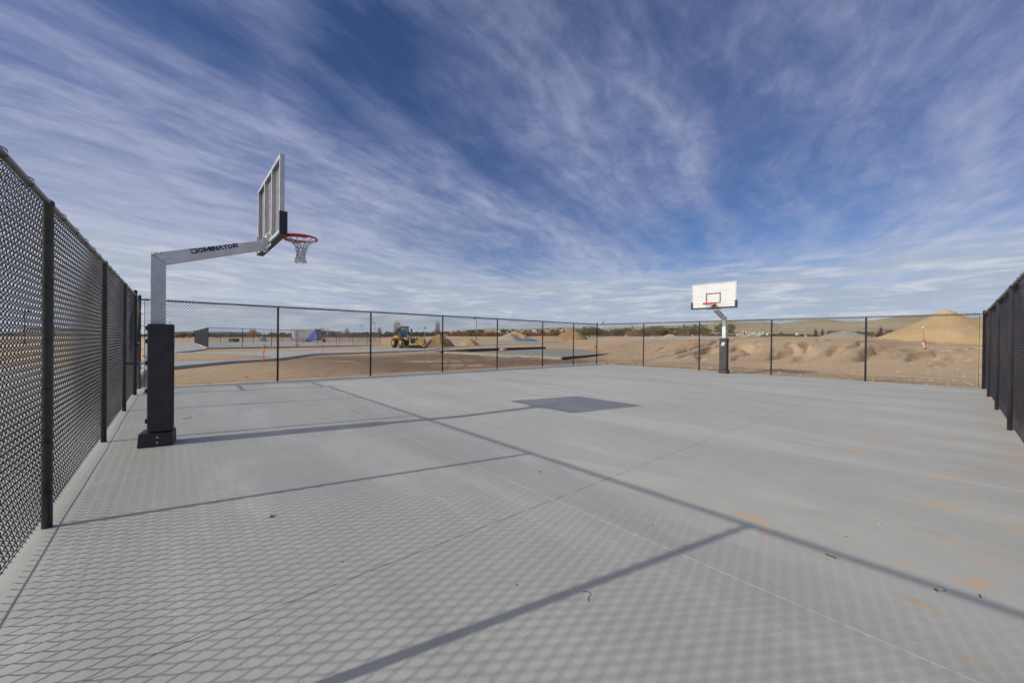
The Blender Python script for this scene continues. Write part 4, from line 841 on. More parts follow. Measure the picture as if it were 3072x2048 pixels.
# ------------------------------------------------------------------ people in the machines
def seated_person(name, loc, rz, label, vest):
    root = empty(name, loc, rz); tag(root, label, 'person')
    J = {'pel': (0, 0, .12, .15), 'chest': (.02, 0, .42, .17), 'neck': (.03, 0, .60, .07), 'head': (.05, 0, .72, .10), 'crown': (.05, 0, .80, .08),
         'shl': (.03, .18, .52, .075), 'ell': (.20, .24, .32, .055), 'hal': (.42, .14, .36, .045), 'shr': (.03, -.18, .52, .075), 'elr': (.20, -.24, .32, .055), 'har': (.42, -.14, .36, .045),
         'hipl': (.05, .10, .10, .10), 'knl': (.45, .13, .14, .075), 'fol': (.50, .13, -.28, .05), 'tol': (.64, .13, -.33, .045), 'hipr': (.05, -.10, .10, .10), 'knr': (.45, -.13, .14, .075), 'for': (.50, -.13, -.28, .05), 'tor': (.64, -.13, -.33, .045)}
    E = [('pel', 'chest'), ('chest', 'neck'), ('neck', 'head'), ('head', 'crown'), ('chest', 'shl'), ('shl', 'ell'), ('ell', 'hal'), ('chest', 'shr'), ('shr', 'elr'), ('elr', 'har'), ('pel', 'hipl'), ('hipl', 'knl'), ('knl', 'fol'), ('fol', 'tol'), ('pel', 'hipr'), ('hipr', 'knr'), ('knr', 'for'), ('for', 'tor')]
    ks = list(J); me = bpy.data.meshes.new('body'); me.from_pydata([J[k][:3] for k in ks], [(ks.index(a), ks.index(b)) for a, b in E], [])
    o = bpy.data.objects.new('body', me); scene.collection.objects.link(o); o.parent = root; me.materials.append(M_jean)
    o.modifiers.new('skin', 'SKIN'); me.skin_vertices[0].data[0].use_root = True
    for i, k in enumerate(ks): me.skin_vertices[0].data[i].radius = (J[k][3],)*2
    s = o.modifiers.new('sub', 'SUBSURF'); s.levels = 1; s.render_levels = 2
    m = MB(); m.lathe([(.155, .12), (.18, .30), (.195, .45), (.16, .56), (.08, .60)], (.01, 0, 0), 14); m.obj('vest', vest, root)
    m = MB(); m.lathe([(.095, .62), (.108, .70), (.100, .80)], (.055, 0, 0), 12); m.obj('face', M_skin, root)
    m = MB(); m.lathe([(.125, .775), (.125, .79), (.11, .86), (.06, .90)], (.05, 0, 0), 12); m.obj('hard_hat', M_hivis, root)
    return root

# ------------------------------------------------------------------ wheel loader (faces the camera, turned a little to its left)
pL = at(1212, 62.5); face = math.atan2(CAM[1]-pL[1], CAM[0]-pL[0])
L = empty('wheel_loader', (pL[0], pL[1], pL[2]), face+R_(24)); tag(L, 'yellow wheel loader with glazed cab, facing the court beside the excavator', 'wheel loader')
def wheel(parent, x, y, r, w, hub):
    m = MB(); m.lathe([(r*.55, -w/2), (r*.93, -w/2), (r, -w*.3), (r, w*.3), (r*.93, w/2), (r*.55, w/2)], (x, y, r), 22, 1)
    for i in range(20):
        a = 2*math.pi*i/20; rt = Matrix.Rotation(a, 3, 'Y'); m.box((r*.98, -w*.48, -.04), (r*1.05, w*.48, .04), rot=rt, at=(x, y, r))
    t = m.obj('wheel', M_tyre, parent); m = MB(); m.lathe([(r*.54, -w/2-.01), (r*.54, w/2+.01)], (x, y, r), 18, 1); m.obj('rim', hub, t)
for x in (-1.35, 1.35):
    for y in (-.95, .95): wheel(L, x, y, .72, .5, M_yellow)
m = MB(); m.prism([(-2.6, .75), (-.3, .75), (-.3, 1.85), (-1.1, 1.95), (-2.5, 1.75), (-2.7, 1.2)], 1, -.62, .62); m.obj('engine_cover', M_yellow, L, .06)
m = MB(); m.prism([(-.3, .7), (1.5, .7), (1.6, 1.1), (.8, 1.45), (-.28, 1.5)], 1, -.45, .45); m.obj('front_frame', M_dark, L, .03)

for sv in (-1, 1): m = MB(); m.prism([(-2.1, 1.55), (-.6, 1.55), (-.5, 1.3), (-.62, 1.25), (-.72, 1.45), (-2.0, 1.45)], 1, sv*.66 if sv > 0 else -1.24, 1.24 if sv > 0 else -.66); m.obj('fender', M_yellow, L, .02)
cabr = MB()
for x, y, x2 in ((.35, -.6, .15), (.35, .6, .15), (-.85, -.62, -.85), (-.85, .62, -.85)): cabr.box((-.045, -.045, 0), (.045, .045, 1.42), rot=((1, 0, (x2-x)/1.42), (0, 1, 0), (0, 0, 1)), at=(x, y, 1.75))
cabr.box((-.9, -.66, 1.62), (.42, .66, 1.76)); cb = cabr.obj('cab', M_dark, L, .01)
m = MB(); m.box((-.95, -.70, 3.17), (.32, .70, 3.32)); m.obj('cab_roof', M_yellow, cb, .04)
Mg = bpy.data.materials.new('clear_cab_glass'); Mg.use_nodes = True; T = NT(Mg.node_tree)
mx = T.n('ShaderNodeMixShader', ins={0: .22, 1: T.n('ShaderNodeBsdfTransparent', ins={'Color': (.55, .72, .68, 1)}).outputs[0], 2: T.n('ShaderNodeBsdfGlossy', ins={'Roughness': .05}).outputs[0]}); T.nt.links.new(mx.outputs[0], T.n('ShaderNodeOutputMaterial').inputs[0])
m = MB(); m.box((0, -.56, 0), (.012, .56, 1.38), rot=((1, 0, -.14), (0, 1, 0), (0, 0, 1)), at=(.36, 0, 1.78)); m.obj('windscreen', Mg, cb)
for sv in (-1, 1): m = MB(); m.box((-.8, sv*.6-.005, 1.8), (.2, sv*.6+.005, 3.15)); m.obj('side_window', Mg, cb)
m = MB(); m.box((-.55, -.28, 1.765), (-.05, .28, 2.0)); m.box((-.62, -.26, 1.95), (-.5, .26, 2.6)); m.obj('seat', M_dark, cb, .03)
m = MB(); m.tube([(.14, 0, 1.77), (.05, 0, 2.2)], .03, 6); a = np.linspace(0, 6.283, 16, endpoint=False); m.tube([(.03+.05*math.cos(q), .19*math.sin(q), 2.24+.15*math.cos(q)) for q in a], .016, 5, closed=True); m.obj('steering_wheel', M_dark, cb)
for sv in (-1, 1): m = MB(); m.tube([(.2, sv*.62, 3.0), (.5, sv*.98, 2.95), (.5, sv*.98, 2.7)], .02, 6); m.box((.47, sv*.98-.13, 2.45), (.53, sv*.98+.13, 2.85)); m.obj('mirror', M_dark, cb, .01)
for sv in (-1, 1): m = MB(); m.prism([(.5, 1.35), (.7, 1.55), (1.6, 1.62), (2.5, .85), (2.6, .55), (2.4, .5), (1.5, 1.3)], 1, sv*.42-.06, sv*.42+.06); m.obj('lift_arm', M_yellow, L, .02)
m = MB(); m.tube([(.6, 0, 1.2), (1.7, 0, 1.75)], .09, 10); m.tube([(1.5, 0, 1.65), (2.3, 0, 1.2)], .05, 10); m.obj('tilt_cylinder', M_galv, L)
m = MB(); m.box((1.4, -.16, 1.2), (1.65, .16, 1.95)); m.obj('tilt_lever', M_yellow, L, .03)
m = MB(); m.prism([(2.45, .12), (3.3, .05), (3.32, .1), (2.62, .2), (2.5, .5), (2.62, .95), (2.9, 1.12), (2.86, 1.17), (2.5, 1.0), (2.35, .5)], 1, -1.28, 1.28)
for sv in (-1, 1): m.prism([(2.45, .13), (3.3, .06), (2.88, 1.15), (2.4, .95), (2.38, .5)], 1, sv*1.30-.015, sv*1.30+.015)
m.obj('bucket', M_dark, L)
for sv in (-1, 1): m = MB(); m.box((.28, sv*.5-.09, 1.45), (.42, sv*.5+.09, 1.63)); m.obj('headlight', M_white, L, .02)
L.scale = (1.05, 1.05, 1.05)
seated_person('person', (pL[0]-.32*math.cos(face), pL[1]-.32*math.sin(face), pL[2]+2.1), face+R_(24), 'operator in bright green vest seated in the loader cab', M_hivis)

# ------------------------------------------------------------------ mini excavator, boom to the left
pE = at(1250, 57.5); XR = math.atan2(RH[1], RH[0])       # +x local points to the right of the photo
X = empty('mini_excavator', tuple(pE), XR); tag(X, 'small yellow excavator with open black canopy and rubber tracks', 'excavator')
def TX(m): return m
for sv in (-1, 1):
    m = MB(); prof = [(-1.15, .18), (-1.05, .03), (1.25, .03), (1.35, .18), (1.25, .36), (-1.05, .36)]; m.prism(prof, 1, sv*.62-.17, sv*.62+.17)
    for i in range(22): m.box((-1.05+i*.107, sv*.62-.18, .0), (-1.0+i*.107, sv*.62+.18, .035))
    m.obj('track', M_tyre, X, .03)
m = MB(); m.box((-.7, -.42, .2), (.8, .42, .42)); m.lathe([(.4, .42), (.4, .52)], (.1, 0, 0), 18); m.obj('undercarriage', M_dark, X, .02)
m = MB(); m.prism([(-1.0, .53), (1.0, .53), (1.25, .7), (1.28, 1.35), (1.1, 1.42), (.15, 1.42), (-.05, 1.0), (-.25, .82), (-.95, .78)], 1, -.72, .72); m.obj('house', M_yellow, X, .09)
m = MB(); m.box((-.35, -.3, .84), (.12, .3, 1.08)); m.box((.0, -.28, 1.05), (.12, .28, 1.6)); m.obj('seat', M_dark, X, .04)
cn = MB()
for x, y in ((-.55, -.62), (-.55, .62), (1.0, -.62), (1.0, .62)): cn.box((x-.035, y-.035, .8 if x < 0 else 1.42), (x+.035, y+.035, 2.42))
cn.box((-.6, -.66, 2.40), (1.05, .66, 2.47)); cn.box((.50, -.62, 1.42), (.56, -.56, 2.4)); cn.box((.50, .56, 1.42), (.56, .62, 2.4)); cn.obj('canopy', M_dark, X, .015)
m = MB(); m.tube([(-.95, 0, .75), (-1.05, .25, 1.25), (-1.3, .6, 1.55), (-1.6, 1.0, 1.5)], [.11, .11, .10, .08], 8); bm_ = m.obj('boom', M_dark, X)
m = MB(); m.tube([(-1.55, 1.0, 1.6), (-1.5, 1.1, 1.0), (-1.45, 1.1, .6)], [.09, .08, .06], 8); m.obj('dipper', M_dark, bm_)
m = MB(); m.tube([(-.9, -.12, .8), (-1.15, .3, 1.45)], .035, 8); m.obj('boom_cylinder', M_galv, bm_)
m = MB(); m.prism([(-1.65, .65), (-1.35, .65), (-1.1, .4), (-1.25, .08), (-1.6, .1), (-1.4, .35)], 1, .9, 1.35); m.obj('bucket', M_dark, bm_, .02)
m = MB(); m.prism([(-1.5, .0), (-1.42, .0), (-1.38, .38), (-1.46, .4)], 1, -.75, .75); m.box((-1.42, -.35, .15), (-.9, -.28, .25)); m.box((-1.42, .28, .15), (-.9, .35, .25)); m.obj('blade', M_yellow, X)
seated_person('person', (pE[0]-.05*math.cos(XR), pE[1]-.05*math.sin(XR), pE[2]+1.02), XR+math.pi, 'operator in yellow vest seated under the excavator canopy', pmat('yellow_vest', (.55, .50, .10), .8))

# ------------------------------------------------------------------ enclosed trailer
pT = at(918, 116); Tt = empty('enclosed_trailer', (pT[0], pT[1], .1), XR-R_(14)); tag(Tt, 'grey enclosed trailer with blue wedge ends beyond the second court', 'trailer')
hw, hd, zb, zt = 4.25, 1.2, .62, 3.85
m = MB(); m.prism([(-hw, zb), (hw, zb), (hw+.45, zb+.3), (hw, zt-.2), (hw-.15, zt), (-hw+.1, zt), (-hw, zt-.1)], 1, -hd, hd); bd = m.obj('body', M_trwhite, Tt, .04)
m = MB(); m.prism([(.9, zb+.02), (hw-.02, zb+.02), (hw-.02, zt-.35)], 1, -hd-.012, -hd-.004); m.obj('graphic_panel', M_trblue, bd)
m = MB(); m.prism([(-hw+.05, zb+.05), (-hw+.75, zb+.05), (-hw+.05, zt-.7)], 1, -hd-.012, -hd-.004); m.box((-hw-.014, -hd+.03, zb+.05), (-hw-.003, hd-.03, zt-.6)); m.obj('graphic_panel', M_trblue, bd)
m = MB(); m.prism([(-hw+.30, zt-.6), (-hw+.62, zt-.6), (-hw+1.05, zb+.06), (-hw+.80, zb+.06)], 1, -hd-.011, -hd-.003); m.obj('graphic_stripe', M_white, bd)
m = MB()
x = -2.4
for i in range(9): w_ = random.uniform(.16, .30); m.box((x, -hd-.011, zt-.95), (x+.08, -hd-.003, zt-.5)); m.box((x+.081, -hd-.011, zt-.60 if i % 2 else zt-.95), (x+w_, -hd-.003, zt-.5 if i % 2 else zt-.87)); x += w_+.14
m.obj('side_lettering', M_dark, bd)
for x in (-.45, .55):
    m = MB(); a = np.linspace(0, math.pi, 12); m.tube([(x+.5*math.cos(q), -hd-.05, zb+.05+.5*math.sin(q)) for q in a], .06, 6); m.obj('fender', M_dark, Tt)
    for sv in (-1, 1): wheel(Tt, x, sv*(hd-.1), .38, .22, M_galv)
m = MB(); m.box((-hw, -hd+.1, zb-.14), (hw-.2, hd-.1, zb-.01)); m.tube([(hw-.3, -.6, zb-.08), (hw+1.3, 0, zb-.08)], .05, 6); m.tube([(hw-.3, .6, zb-.08), (hw+1.3, 0, zb-.08)], .05, 6); m.tube([(hw+1.0, 0, 0), (hw+1.0, 0, zb+.2)], .05, 8); m.obj('chassis', M_dark, Tt)
p = at(971, 112); m = MB(); m.lathe([(.25, 0), (.5, .1), (.55, .8), (.3, 1.25), (.05, 1.3)], k=12); tag(m.obj('tank', pmat('brown_drum', (.09, .05, .035), .8), None, 0, tuple(p)), 'dark brown drum standing at the trailer hitch', 'drum')

# ------------------------------------------------------------------ street lamps, street signs
def lamp(px, yt, yb, D, label, side=-1):
    p = at(px, D); z1 = (CAM+ray(px, yt)/(ray(px, yt) @ FW)*D)[2]; h = z1-p[2]; o = empty('street_lamp', tuple(p)); tag(o, label, 'street lamp', 'black street lamps along the far road')
    m = MB(); m.lathe([(.16, -.1), (.16, .3), (.09, .45), (.07, .9), (.055, h)], k=12); m.obj('pole', M_dark, o)
    e = RH*side; q = lambda s, z: (e[0]*s, e[1]*s, z)
    m = MB(); m.tube([q(0, h-.35), q(.25, h-.05), q(.55, h-.05), q(.62, h-.30)], .03, 6); m.obj('arm', M_dark, o)
    m = MB(); c_ = q(.62, 0); m.lathe([(.24, h-.85), (.22, h-.72), (.12, h-.50), (.05, h-.30)], (c_[0], c_[1], 0), 14); m.obj('lamp_shade', M_dark, o)
lamp(1087, 974, 1010, 175, 'small distant street lamp left of the second fence post')
lamp(1124, 964, 1010, 130, 'tall street lamp just right of the second fence post')
lamp(1394, 984, 1008, 240, 'most distant street lamp, left of the pair above the low pile')
lamp(1429, 949, 1008, 108, 'tall street lamp above the low tan pile')
lamp(1812, 963, 1008, 132, 'street lamp just right of the far corner post')
lamp(73, 921, 1027, 60, 'street lamp seen through the near left mesh', 1)
lamp(1893, 985, 1008, 230, 'faint street lamp left of the olive tree group')
def sign(px, y, wpx, hpx, D, label, two=False, yaw=0.0):
    p = at(px, D); r = ray(px, y)/(ray(px, y) @ FW); z = (CAM+r*D)[2]-p[2]; w, h = wpx*D/FPX/2, max(.12, hpx*D/FPX/2); o = empty('street_sign', tuple(p), XR+yaw); tag(o, label, 'street sign', 'green street name signs')
    m = MB(); m.tube([(0, 0, -.1), (0, 0, z-h)], .035, 8); m.obj('post', M_galv, o); m = MB(); m.box((-w, -.015, z-h), (w, .015, z+h)); m.obj('name_plate', M_sign, o, .004)
    m = MB(); m.box((-w*.8, -.022, z-h*.35), (w*.8, -.016, z+h*.35)); m.obj('name_lettering', M_whitelet if two else M_sign, o)
sign(982, 989, 8, 5, 110, 'green and white street sign right of the trailer', True)
sign(1275, 984, 9, 3, 100, 'green street sign above the excavator')
sign(585, 992, 11, 2, 100, 'dark street name sign left of the second court')
sign(171, 983, 20, 3.5, 48, 'long green street sign seen through the left fence')

# ------------------------------------------------------------------ second court fences (straight wires: far away)
def farmesh(p0, p1, z0, z1, parent, W=.11, r=.0034):
    p0, p1 = np.array(p0[:2]), np.array(p1[:2]); L = np.linalg.norm(p1-p0); d = (p1-p0)/L; n_ = np.array([-d[1], d[0]]); Hh = z1-z0; V, F = [], []
    for sg in (1, -1):
        for s in np.arange(-Hh, L+Hh, W):
            a, b = (s, 0.0), (s+sg*Hh, Hh)
            lo, hi = 0.0, 1.0
            if a[0] < 0 or b[0] < 0 or a[0] > L or b[0] > L:
                ts = sorted([(0-a[0])/(b[0]-a[0]), (L-a[0])/(b[0]-a[0])]); lo, hi = max(0, ts[0]), min(1, ts[1])
                if hi <= lo: continue
            k = len(V)
            for t in (lo, hi):
                uu, zz_ = a[0]+(b[0]-a[0])*t, z0+Hh*t
                for (ou, on, oz) in ((r, 0, 0), (-r*.5, r, 0), (-r*.5, -r, 0)): V.append((p0[0]+d[0]*(uu+ou)+n_[0]*on, p0[1]+d[1]*(uu+ou)+n_[1]*on, zz_+oz))
            F += [(k, k+1, k+4, k+3), (k+1, k+2, k+5, k+4), (k+2, k, k+3, k+5)]
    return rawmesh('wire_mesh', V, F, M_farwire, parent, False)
def farfence(p0, p1, n, label, h=2.5, z=.05):
    p0, p1 = np.array(p0[:2]), np.array(p1[:2]); o = empty('chain_link_fence'); tag(o, label, 'fence', 'chain link fences round the second court')
    for i in range(n+1): q = p0+(p1-p0)*i/n; m = MB(); m.lathe([(.04, z-.1), (.04, z+h), (.02, z+h+.04)], (q[0], q[1], 0), 10); m.obj('post', M_post, o)
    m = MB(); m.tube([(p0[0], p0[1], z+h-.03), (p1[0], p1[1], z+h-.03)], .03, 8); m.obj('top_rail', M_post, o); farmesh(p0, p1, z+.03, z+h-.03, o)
c0, c1, c2, c3 = gz(624, 1042, .05), gz(1141, 1033, .05), gz(1155, 1025, .05), gz(584, 1027.5, .05)
farfence(c0, c1, 8, 'front fence of the second court, running behind the first big post')
c2 = gz(1020, 1025.3, .05)
farfence(c3, c2, 8, 'back fence of the second court, before the trailer')
farfence(c0, c3, 7, 'left side fence of the second court, dark and foreshortened')
b0, b1 = gz(1018, 1024.5, .05), gz(1183, 1024, .05); farfence(b0, b1, 6, 'rear inner fence of the second court, reaching towards the loader', 2.4)
mid0, mid1 = gz(1018, 1027, .05), gz(1141, 1029.5, .05); farfence(mid0, mid1, 4, 'short inner fence of the second court behind the tall orange stake', 2.3)
p = gz(893, 1036, .05); bn_ = empty('net_post', (p[0], p[1], .05)); tag(bn_, 'thin dark post on a weighted foot on the second court', 'net post'); m = MB(); m.lathe([(.35, 0), (.35, .06), (.04, .1), (.035, 2.4)], k=12); m.obj('pole', M_dark, bn_)
p = gz(761, 1033, .05); m = MB(); m.lathe([(.1, 0), (.04, .1), (.035, 2.8)], k=10); tag(m.obj('net_post', M_dark, None, 0, (p[0], p[1], .05)), 'thin dark post on the second court before the orange tree', 'net post')

# ------------------------------------------------------------------ trees
def crown_mesh(w, h, z0, n, shape='round', seed=0, leaf=.22, gaps=.35):
    rg = np.random.default_rng(seed); nc = max(8, n//26); C_ = []
    while len(C_) < nc:
        q = rg.uniform(-1, 1, 3)
        if shape == 'cone':
            t = (q[2]+1)/2
            if np.hypot(q[0], q[1]) > (1-t)*.95+.04: continue
        elif np.linalg.norm(q*np.array([1, 1, 1.0])) > 1 or (np.linalg.norm(q) < .45 and rg.random() < .6): continue
        C_.append(q)
    C_ = np.array(C_)*np.array([w/2, w/2, h/2])+np.array([0, 0, z0+h/2]); C_ += rg.normal(0, .04*w, C_.shape)
    keep = vnoise(C_[:, 0]*2.4/w*2+9, C_[:, 2]*2.4/w*2+seed, seed) > gaps*.5; C_ = C_[keep]; nc = len(C_)
    idx = rg.integers(0, nc, n); spread = np.array([w, w, h])*(.085 if shape != 'bare' else .13); P = C_[idx]+rg.normal(0, 1, (n, 3))*spread*rg.uniform(.4, 1.1, (n, 1))
    a = rg.normal(0, 1, (n, 3)); a /= np.linalg.norm(a, axis=1)[:, None]; b = np.cross(a, rg.normal(0, 1, (n, 3))); b /= np.linalg.norm(b, axis=1)[:, None]
    L_ = leaf*rg.uniform(.5, 1.3, (n, 1)); Wd = L_*(.55 if shape != 'bare' else .10); L_ = L_*(1.0 if shape != 'bare' else 2.2)
    V = np.stack([P-a*L_, P-b*Wd, P+a*L_, P+b*Wd], 1).reshape(-1, 3); F = np.arange(n*4).reshape(n, 4); return V, F, C_
def make_tree(name, w, h, trunk_h, n, mat, shape='round', seed=0, leaf=.22, gaps=.35):
    o = empty(name); V, F, C_ = crown_mesh(w, h-trunk_h, trunk_h, n, shape, seed, leaf, gaps); rawmesh('crown', V, F, mat, o, False)
    m = MB(); r0 = max(.08, h*.022); m.tube([(0, 0, -.4), (.02*w, 0, trunk_h), (0, .02*w, trunk_h+(h-trunk_h)*.45)], [r0*1.2, r0*.9, r0*.35], 8)
    rg = random.Random(seed)
    for c in rg.sample(list(C_), min(len(C_), 16)):
        s = np.array([0, 0, trunk_h*rg.uniform(.8, 1.0)+(c[2]-trunk_h)*.25]); mid = (s+c)/2+np.array([0, 0, .1*h*rg.random()]); m.tube([s, mid, c], [r0*.5, r0*.3, r0*.1], 5)
    m.obj('trunk', M_bark, o); return o
T_round = [make_tree('tree', 8, 7.5, 1.3, 2600, F_olive, seed=1), make_tree('tree', 8, 8, 1.2, 2600, F_dark, seed=2), make_tree('tree', 6.5, 6, .8, 2000, F_orange, seed=3), make_tree('tree', 7, 6, .7, 2000, F_rust, seed=4),
           make_tree('tree', 5, 7.5, .4, 1700, F_plum, 'cone', 5, .2, .1), make_tree('tree', 6, 9, 2.2, 1500, F_bare, 'bare', 6, .35), make_tree('tree', 9, 6, .8, 2400, F_tan, seed=7)]
KIND = {'olive': (0, 7.5), 'dark': (1, 8), 'orange': (2, 6), 'rust': (3, 6), 'plum': (4, 7.5), 'bare': (5, 9), 'tan': (6, 6)}; WID = [8, 8, 6.5, 7, 5, 6, 9]
used = set()
def tree(kind, px, D, yb, yt, label, wpx=None, group='trees beyond the building site'):
    i, h0 = KIND[kind]; o = T_round[i]
    if i in used: o = copy_tree(o)
    used.add(i); p = at(px, D); zt_ = (CAM+ray(px, yt)/(ray(px, yt) @ FW)*D)[2]; zb_ = min(p[2], (CAM+ray(px, yb)/(ray(px, yb) @ FW)*D)[2]+.5); hh = zt_-zb_; s = hh/h0; sx = s if wpx is None else wpx*D/FPX/WID[i]
    o.location = (p[0], p[1], zb_); o.scale = (sx, sx, s); o.rotation_euler[2] = random.uniform(0, 6.28); tag(o, label, 'tree', group)
TR = [('olive', 1968, 150, 1008, 974, 'olive green tree just right of the second post from the far corner', 60), ('dark', 1940, 155, 1008, 984, 'dark bushy tree at the left end of the olive tree group', 44), ('olive', 2100, 150, 1008, 970, 'airy olive tree left of the far hoop, tallest of its group', 54),
      ('olive', 2055, 165, 1006, 976, 'olive tree second from the far hoop', 56), ('dark', 2015, 158, 1008, 983, 'dark tree in the middle of the olive tree group', 52), ('dark', 2072, 150, 1008, 988, 'low dark tree before the tall olive one', 46), ('orange', 2064, 140, 1010, 993, 'small orange autumn shrub left of the far hoop', 14),
      ('orange', 1998, 152, 1008, 988, 'orange tinted tree amid the olive trees', 26), ('dark', 1987, 150, 1008, 990, 'low dark tree at the foot of the olive group', 40), ('olive', 2122, 160, 1008, 985, 'small olive tree at the right end of its group', 30), ('rust', 1925, 190, 1008, 990, 'rusty shrub tree left of the olive group', 40),
      ('olive', 1768, 128, 1008, 976, 'big olive bush left of the far corner post', 66), ('olive', 1742, 132, 1008, 984, 'wide olive bush beside the steep brown pile', 50), ('dark', 1790, 135, 1008, 985, 'dark bush behind the far corner post', 44), ('olive', 1663, 170, 1008, 990, 'small green tree left of the steep brown pile', 30),
      ('dark', 1850, 210, 1007, 985, 'dark tree behind the street lamp by the corner', 40), ('dark', 1880, 215, 1007, 983, 'dark rounded tree left of the rusty shrub tree', 44), ('olive', 1820, 200, 1007, 990, 'olive tree behind the corner street lamp', 40), ('tan', 1895, 190, 1008, 992, 'pale tan bush below the dark rounded tree', 40),
      ('tan', 1910, 180, 1009, 997, 'low tan bush by the wooden building', 40), ('orange', 757, 175, 1012, 988, 'bright orange autumn tree left of the trailer', 24), ('rust', 775, 185, 1012, 997, 'rusty tree right of the bright orange one', 22), ('dark', 818, 190, 1012, 997, 'dark tree left of the trailer', 22),
      ('dark', 550, 150, 1012, 999, 'dark tree behind the houses left of the second court', 26), ('orange', 568, 150, 1014, 1000, 'orange tree beside the left houses', 12), ('dark', 648, 170, 1012, 1001, 'dark shrub tree by the low houses', 16), ('rust', 530, 150, 1014, 1004, 'reddish shrub left of the left houses', 16),
      ('bare', 1192, 110, 1010, 966, 'bare tree left of the loader cab', 22), ('bare', 1313, 110, 1006, 967, 'bare tree behind the ochre dirt pile', 18), ('bare', 1138, 170, 1006, 983, 'small bare tree right of the second fence post', 14), ('bare', 1041, 170, 1010, 985, 'bare small tree over the second court', 12), ('bare', 968, 160, 1010, 984, 'thin bare tree right of the trailer', 14),
      ('tan', 1018, 165, 1012, 993, 'yellowish tree behind the tall orange stake', 18), ('olive', 1407, 200, 1006, 986, 'pale olive tree left of the tall lamp', 24), ('orange', 1455, 190, 1008, 996, 'orange shrub right of the tall lamp', 20), ('dark', 1465, 175, 1008, 1000, 'dark shrub right of the orange one', 18),
      ('plum', 2447, 170, 1006, 981, 'left one of two plum coloured conical trees', 15), ('plum', 2467, 172, 1006, 981, 'right one of two plum coloured conical trees', 14), ('plum', 2641, 150, 1002, 975, 'single plum conical tree left of the huge mound', 22), ('olive', 2500, 240, 1002, 988, 'olive scrub right of the plum pair', 34),
      ('rust', 2343, 160, 1010, 996, 'small brown shrub on the field right of the third post', 12), ('dark', 2165, 420, 985, 968, 'dark tree on the ridge behind the hoop pole', 20), ('dark', 2192, 420, 985, 970, 'dark tree on the ridge right of the hoop pole', 22), ('dark', 2150, 430, 985, 975, 'small dark tree on the ridge left of the hoop pole', 16),
      ('olive', 2575, 190, 1004, 992, 'wide olive hedge left of the fourth fence post', 50), ('olive', 2600, 195, 1004, 992, 'olive hedge behind the fourth fence post', 50), ('dark', 2685, 140, 1004, 994, 'dark low bush at the left foot of the huge mound', 24), ('dark', 2670, 190, 1000, 988, 'dark scrub above the low bush', 26)]
for t in TR: tree(t[0], t[1], t[2], t[3], t[4], t[5], t[6])

# far woodland and scrub: nobody could count it
def treeline(label, x0, x1, D0, D1, yt, n, mat, w=(5, 9), leaf=.5, per=150, seed=0, ybase=None, hfix=None):
    rg = np.random.default_rng(seed); Vs, Fs, k = [], [], 0
    for i in range(n):
        px = rg.uniform(x0, x1); D = rg.uniform(D0, D1); p = at(px, D); top = np.interp(px, [a for a, b in yt], [b for a, b in yt])+rg.uniform(-1.5, 4.0); zt_ = (CAM+ray(px, top)/(ray(px, top) @ FW)*D)[2]
        if ybase is not None: p[2] = (CAM+ray(px, ybase)/(ray(px, ybase) @ FW)*D)[2]
        h = zt_-p[2] if hfix is None else hfix*rg.uniform(.6, 1.2)
        if h < .4: h = .8
        ww = rg.uniform(*w); V, F, _ = crown_mesh(ww, h, 0, per, 'round', int(rg.integers(1e6)), leaf, .1); V = V+p; Vs.append(V); Fs.append(F+k); k += len(V)
    o = rawmesh('woodland', np.concatenate(Vs), np.concatenate(Fs), mat, None, False); return tag(o, label, 'woodland', None, 'stuff')
treeline('dark distant tree line along the horizon behind the trailer', 480, 1330, 300, 420, [(480, 1003), (700, 1003), (860, 1001), (1000, 999), (1330, 997)], 150, F_dark, (7, 14), .8, 150, 1)
treeline('brown autumn tree line behind the second court and loader', 830, 1500, 230, 290, [(830, 1004), (1000, 1001), (1200, 999), (1350, 998), (1500, 999)], 110, F_bare, (6, 11), .7, 170, 2)
treeline('rusty row of autumn shrubs behind the piles', 1335, 1700, 210, 250, [(1335, 997), (1500, 999), (1700, 1000)], 80, F_rust, (5, 9), .5, 150, 3)
treeline('dark wooded ridge with scattered houses behind the piles', 1280, 2150, 900, 1500, [(1280, 996), (1380, 992), (1500, 989), (1700, 986), (1850, 988), (2000, 981), (2150, 975)], 170, F_dark, (18, 34), 2.6, 110, 4)
treeline('tan brush below the wooded ridge', 1330, 2160, 300, 480, [(1330, 1001), (1700, 998), (2160, 998)], 130, F_tan, (8, 16), 1.0, 110, 5)
treeline('olive brush at the foot of the bare hills', 1800, 2420, 210, 300, [(1800, 1001), (2000, 1000), (2200, 1004), (2420, 1005)], 34, F_dark, (6, 12), .6, 130, 6)
treeline('dark scrub band along the foot of the bare hills', 2200, 2760, 200, 300, [(2200, 1005), (2330, 1003), (2500, 1004), (2760, 1001)], 34, F_dark, (3, 9), .5, 90, 8)
treeline('dark distant tree line behind the left fence', -60, 480, 320, 420, [(-60, 1003), (480, 1003)], 60, F_dark, (8, 14), .8, 130, 7)

